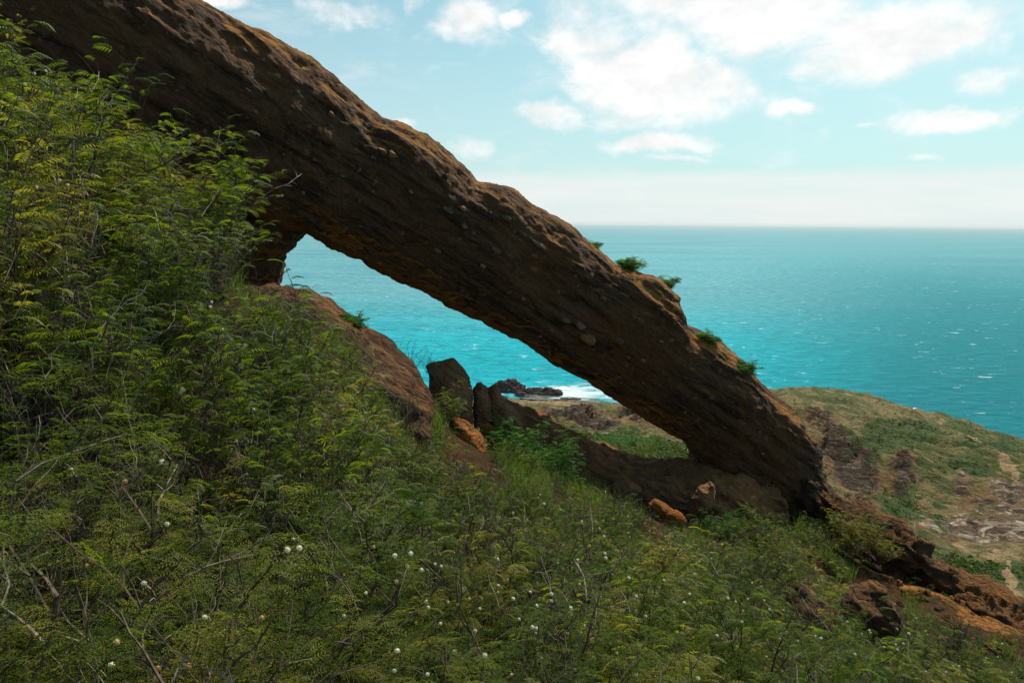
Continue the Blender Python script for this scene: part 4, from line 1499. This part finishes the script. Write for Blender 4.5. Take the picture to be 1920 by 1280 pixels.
# ------------------------------------------------------------------ grass and undergrowth
def grass_mesh(n, mat, name, region_fn, hmin, hmax, wid, seed):
    r = np.random.default_rng(seed)
    xy = []
    while len(xy) < n:
        Y = 1.6 + 17 * r.random(4000) ** 0.75
        X = (r.random(4000) * 1.75 - 0.92) * Y
        cl = noise3(np.column_stack([X * 1.3, Y * 1.3, X * 0 + seed]))
        cl = np.where((X > 3.6) & (Y > 8), cl - 0.22, cl)
        pz = near_z(np.column_stack([X, Y]))
        kk = np.array([not any(in_poly(*pix((x_, y_, z_ + 0.15)), b_) for b_ in BARE[1:]) for x_, y_, z_ in zip(X, Y, pz)])
        keep = kk & (cl > region_fn(X, Y) + 0.25 * r.random(4000))
        xy += list(zip(X[keep], Y[keep]))
    xy = np.array(xy[:n])
    z = near_z(xy)
    base = np.column_stack([xy, z - 0.03])
    a = r.random(n) * 2 * math.pi
    hgt = hmin + (hmax - hmin) * r.random(n)
    w = wid * (0.6 + 0.8 * r.random(n)) * (0.7 + xy[:, 1] * 0.06)
    side = np.column_stack([np.cos(a), np.sin(a), a * 0]) * w[:, None]
    b = r.random(n) * 2 * math.pi
    lean = np.column_stack([np.cos(b), np.sin(b), b * 0]) * (hgt * (0.2 + 0.5 * r.random(n)))[:, None]
    up = np.array([0, 0, 1.0])
    mid_ = base + lean * 0.3 + up * (hgt * 0.6)[:, None]
    tip = base + lean + up * (hgt * (0.95))[:, None]
    V = np.stack([base - side, base + side, mid_ + side * 0.7, mid_ - side * 0.7, tip], 1).reshape(-1, 3)
    k = np.arange(n)[:, None] * 5
    q = k + np.array([[0, 1, 2, 3]])
    t = k + np.array([[3, 2, 4]])
    o = link(name, mesh_np(name, V, [q, t], mat))
    return o


tag(grass_mesh(46000, M_GRASS, 'grass', lambda x, y: np.where(x > -0.2 * y, -0.1, 0.05), 0.15, 0.55, 0.004, 3),
    'tall green grass growing between the shrubs on the slope', 'grass', kind='stuff')
tag(grass_mesh(26000, M_DRY, 'dry_grass', lambda x, y: np.where(x > -0.1 * y, 0.0, 0.3), 0.15, 0.45, 0.003, 8),
    'dry straw coloured grass between the shrubs on the slope', 'grass', kind='stuff')

# low leafy undergrowth
g = Geo()
r = np.random.default_rng(5)
n = 4000
Y = 1.6 + 16 * r.random(n) ** 0.8
X = (r.random(n) * 1.75 - 0.92) * Y
Z = near_z(np.column_stack([X, Y]))
for x, y, z in zip(X, Y, Z):
    pxl, pyl = pix((x, y, z))
    if any(in_poly(pxl, pyl, b) for b in BARE[1:]):
        continue
    place_leaves(r, g, LEAF2, np.array([x, y, z + 0.05 + 0.4 * r.random() ** 1.5]), r.normal(size=3), 0.12 + 0.004 * y, 0.6)
tag(link('undergrowth', g.mesh('undergrowth', M_SCRUB)), 'low feathery undergrowth filling the gaps between the shrubs', 'undergrowth', kind='stuff')

# scrub over the valley and the headland
r = np.random.default_rng(21)
gs = Geo()
blob = []
for s in range(5):
    import bmesh
    bm = bmesh.new()
    for q in range(9):
        c = r.normal(size=3) * np.array([0.42, 0.42, 0.2]) + np.array([0, 0, 0.3])
        for m_ in range(3):
            d = r.normal(size=3)
            d /= np.linalg.norm(d)
            e = np.cross(d, r.normal(size=3))
            e /= np.linalg.norm(e)
            s1 = 0.20
            vs = [bm.verts.new(tuple(c + a * d * s1 + b * e * s1)) for a, b in ((-1, -0.6), (1, -0.5), (0.8, 0.7), (-0.7, 0.8))]
            bm.faces.new(vs)
    bm.verts.index_update()
    v = np.array([x.co[:] for x in bm.verts])
    f = np.array([[x.index for x in fc.verts] for fc in bm.faces])
    bm.free()
    blob.append((v, f))
pts = far_v
clump = np.clip(fbm(np.column_stack([ux * 0.10, uy * 0.035, ux * 0]), 4) + 0.25, 0, 1)
wgt = np.clip(green * 0.9 * clump ** 1.5 + 0.20 + 0.5 * np.clip(fbm(p3 * 0.08, 4), 0, 1) - pale * 0.7 - trail * 1.5 - gully * 0.35, 0, 1) * (over < -12) * (R > 42)
wgt = wgt / R ** 0.25 * ((A > -2) & (A < 42))
idx = r.choice(len(pts), size=11000, p=wgt / wgt.sum())
for i in idx:
    v, f = blob[r.integers(5)]
    s = (0.25 + 0.65 * r.random() ** 2.5) * (0.7 + 0.5 * green[i]) * (0.6 + R[i] / 400)
    a = r.random() * 6.28
    ca, sa = math.cos(a), math.sin(a)
    Rm = np.array([[ca, -sa, 0], [sa, ca, 0], [0, 0, 1]])
    jx = r.normal(size=3) * np.array([R[i] * 0.004, R[i] * 0.004, 0])
    gs.add((v * np.array([s * 1.3, s * 1.3, s * 0.9])) @ Rm.T + pts[i] + jx, f)
tag(link('scrub', gs.mesh('scrub', M_SCRUB)), 'dark green scrub scattered over the eroded valley and headland', 'scrub', kind='stuff')

# ------------------------------------------------------------------ flowers
def flower_mesh(name, mat, seed):
    r = np.random.default_rng(seed)
    g = Geo()
    n = 260
    d = r.normal(size=(n, 3))
    d /= np.linalg.norm(d, axis=1)[:, None]
    e = np.cross(d, r.normal(size=(n, 3)))
    e /= np.linalg.norm(e, axis=1)[:, None]
    V = np.stack([d * 0.45 - e * 0.10, d * 0.45 + e * 0.10, d * (0.9 + 0.2 * r.random((n, 1)))], 1).reshape(-1, 3)
    me_f = np.arange(n * 3).reshape(n, 3)
    import bmesh
    bm = bmesh.new()
    bmesh.ops.create_icosphere(bm, subdivisions=2, radius=0.72)
    cv = np.array([v.co[:] for v in bm.verts])
    cf = np.array([[v.index for v in f.verts] for f in bm.faces])
    bm.free()
    return mesh_np(name, np.concatenate([V, cv]), np.concatenate([me_f, cf + len(V)]), mat)


FL = [flower_mesh('flower', M_PUFF, s) for s in range(3)]
FO = flower_mesh('flower', M_PUFF_OLD, 9)
flowers_px = [(112, 338), (125, 336), (125, 346), (69, 351), (125, 412), (66, 399), (137, 200), (129, 173), (46, 158), (62, 137), (85, 136), (440, 369), (469, 470), (450, 437),
              (395, 565), (394, 575), (417, 617), (207, 456), (210, 200), (187, 182), (441, 790), (410, 819), (441, 825), (386, 825), (367, 848), (133, 880), (112, 965), (313, 982),
              (270, 1093), (550, 1010), (559, 1026), (539, 1030), (625, 980), (621, 1058), (644, 1077), (678, 1063), (686, 1111), (645, 1154), (384, 1157), (209, 1246), (613, 926),
              (476, 767), (304, 865), (830, 869), (770, 1037), (738, 1040), (764, 1061), (790, 1068), (816, 1057), (825, 1060), (854, 1037), (829, 1009), (822, 1011), (880, 1122),
              (840, 1128), (803, 1138), (799, 1127), (780, 1167), (852, 1221), (934, 1097), (934, 1110), (994, 1109), (1006, 1135), (1034, 1113), (1034, 1126), (998, 1175),
              (1005, 1186), (1083, 1049), (1134, 1037), (1118, 1120), (1091, 977), (1124, 990), (1133, 1005), (1150, 995), (1181, 995), (1208, 983), (1181, 1006), (1223, 999),
              (1257, 1024), (1244, 1030), (1271, 1040), (1336, 1048), (1311, 1052), (1263, 1077), (1235, 1100), (1293, 1113), (1280, 1144), (1281, 1152), (1185, 1183), (1213, 1176),
              (1238, 1174), (1227, 1210), (1244, 1224), (1391, 1165), (1313, 1130), (1070, 1139), (1013, 927), (1009, 933), (1020, 944), (962, 961), (1133, 920), (1247, 1005),
              (1175, 966), (1419, 954), (1608, 1054), (1528, 1067), (1538, 1067), (1334, 1047), (1410, 1092), (1426, 1092), (1373, 1089), (1422, 1102), (1402, 1122), (1443, 1142),
              (1469, 1143), (1431, 1124), (1571, 1151), (1579, 1155), (1688, 1162), (1700, 1166), (1704, 1187), (1683, 1180), (1739, 1189), (1637, 1212), (1596, 1206), (1603, 1226),
              (1658, 1212), (1683, 1217), (1557, 1268), (1633, 1178), (1652, 1200), (1787, 1248), (1798, 1248), (1774, 1259), (1717, 1249), (1736, 1258), (1877, 1205), (1878, 1226),
              (1897, 1260), (1904, 1265), (1847, 1232), (1529, 1192), (1539, 1196), (1528, 1211)]
old_px = [(162, 1060), (352, 1247), (296, 1252), (219, 1203), (535, 1138), (491, 1157), (237, 903), (1007, 1092)]
for _ in range(75):
    px_ = random.uniform(700, 1880)
    flowers_px.append((px_, random.uniform(max(1000, 800 + 0.19 * px_), 1275)))
bpy.context.view_layer.update()
dg = bpy.context.evaluated_depsgraph_get()
nf = 0
for (px, py) in flowers_px + old_px:
    old = (px, py) in old_px
    d = ray(px, py).normalized()
    best = None
    for (jx, jy) in ((0, 0), (2, 1), (-2, -1), (1, -3), (-3, 3), (4, 4), (-5, -4), (6, -3), (-7, 5)):
        d = ray(px + jx, py + jy).normalized()
        ok, loc, nor, ix, ob, mt = scene.ray_cast(dg, CAM_P + d * 1.2, d)
        if ok and (loc - CAM_P).length < 17:
            if ob.parent is not None and ob.parent.get('category') in ('shrub', 'bush'):
                best = (loc, ob.parent, d)
                break
            if best is None and ob.name.split('.')[0] in ('grass', 'dry_grass', 'undergrowth', 'bare_shrub', 'hillside'):
                nb = min(SHRUBS, key=lambda q: (q.location + Vector((0, 0, 0.4)) - loc).length)
                if (nb.location + Vector((0, 0, 0.4)) - loc).length < 1.1:
                    best = (loc, nb, d)
    if not best:
        continue
    loc, par, d = best
    wl = loc - d * 0.03
    inv = par.matrix_world.inverted()
    s = 0.0112 * random.uniform(0.8, 1.2) * (1.0 + 0.02 * (loc - CAM_P).length)
    o = link('flower', FO if old else FL[nf % 3], par)
    o.matrix_parent_inverse = Matrix.Identity(4)
    o.matrix_local = inv @ Matrix.Translation(wl) @ Matrix.Scale(s, 4)
    if old:
        o['label'] = 'faded orange puff flower'
    nf += 1
print('flowers', nf)

# labels that single a shrub out: by the flowers it bears, then by the landmark it stands beside
words_ = ['no', 'one', 'two', 'three', 'four', 'five', 'six', 'seven', 'eight', 'nine', 'ten', 'eleven', 'twelve', 'thirteen', 'fourteen']
byc = {}
for e in SHRUBS:
    nfl = sum(1 for c in e.children if c.name.startswith('flower'))
    if nfl and nfl < len(words_):
        byc.setdefault((e['group'] if 'group' in e else '', nfl), []).append(e)
where = {'shrubs on the upper left slope': 'on the upper left slope', 'shrubs on the middle of the left slope': 'halfway up the left slope',
         'shrubs in the lower left foreground': 'in the dark lower left foreground', 'shrubs in the middle foreground': 'in the middle foreground',
         'shrubs on the middle slope': 'on the middle slope', 'shrubs in the lower right foreground': 'in the lower right foreground',
         'shrubs below the arch foot': 'below the foot of the arch'}
for (g_, k_), es in byc.items():
    if g_ not in where:
        continue
    plural = ' flowers' if k_ > 1 else ' flower'
    if len(es) == 1:
        es[0]['label'] = 'feathery shrub ' + where[g_] + ' bearing ' + words_[k_] + ' round' + plural
    elif len(es) == 2:
        es.sort(key=lambda q: pix(q.location)[0])
        for e, sd2 in zip(es, ('left', 'right')):
            e['label'] = sd2 + ' one of two shrubs ' + where[g_] + ' bearing ' + words_[k_] + ' round' + plural
    else:
        for e in es:
            e['label'] = 'feathery shrub with round puff flowers ' + where[g_]
done = set()
for (px, py, lab) in [(40, 440, 'feathery shrub right below the pale grey boulder at the left edge'), (60, 330, 'feathery shrub just above the pale grey boulder at the left edge'),
                      (440, 340, 'feathery shrub at the right end of the upper left crest, against the arch'), (60, 90, 'topmost feathery shrub at the upper left corner under the arch'),
                      (500, 500, 'feathery shrub touching the dark pillar left of the arch opening'), (640, 760, 'feathery shrub covering the lower left flank of the rock mound'),
                      (790, 880, 'feathery shrub just below the lower end of the rock mound'), (900, 900, 'thin feathery shrub just below the crumbling orange rock'),
                      (1150, 960, 'feathery shrub below the middle of the bare ledge'), (1250, 1010, 'feathery shrub just below the two small orange rocks'),
                      (1640, 1230, 'feathery shrub in front of the pyramid shaped boulder'), (1490, 1210, 'feathery shrub in front of the low rust brown boulder'),
                      (1730, 1130, 'small feathery shrub right of the pyramid shaped boulder by the ridge'), (1560, 1040, 'feathery shrub between the arch foot and the pyramid shaped boulder'),
                      (1900, 1250, 'feathery shrub at the bottom right corner of the picture'), (960, 1260, 'feathery shrub at the middle of the bottom edge'),
                      (40, 1240, 'dark feathery shrub at the bottom left corner of the picture')]:
    es = sorted(SHRUBS, key=lambda q: (pix(q.location + Vector((0, 0, 0.4)))[0] - px) ** 2 + (pix(q.location + Vector((0, 0, 0.4)))[1] - py) ** 2)
    for e in es[:3]:
        if e.name not in done:
            e['label'] = lab
            done.add(e.name)
            break

# ------------------------------------------------------------------ haze over the sea
mh = bpy.data.materials.new('haze_air')
mh.use_nodes = True
th = NT(mh.node_tree)
th.n.clear()
ho = th.node('ShaderNodeOutputMaterial')
pv = th.node('ShaderNodeVolumePrincipled')
pv.inputs['Color'].default_value = (0.93, 0.97, 1.0, 1)
pv.inputs['Density'].default_value = 0.000027
pv.inputs['Anisotropy'].default_value = 0.2
th.l.new(pv.outputs[0], ho.inputs['Volume'])
import bmesh
bm = bmesh.new()
bmesh.ops.create_cube(bm, size=1.0)
me = bpy.data.meshes.new('haze')
bm.to_mesh(me)
bm.free()
me.materials.append(mh)
hz = link('haze', me, loc=(0, 34200, 88), scale=(142000, 72000, 200))
tag(hz, 'thin pale sea haze', 'haze', kind='stuff')
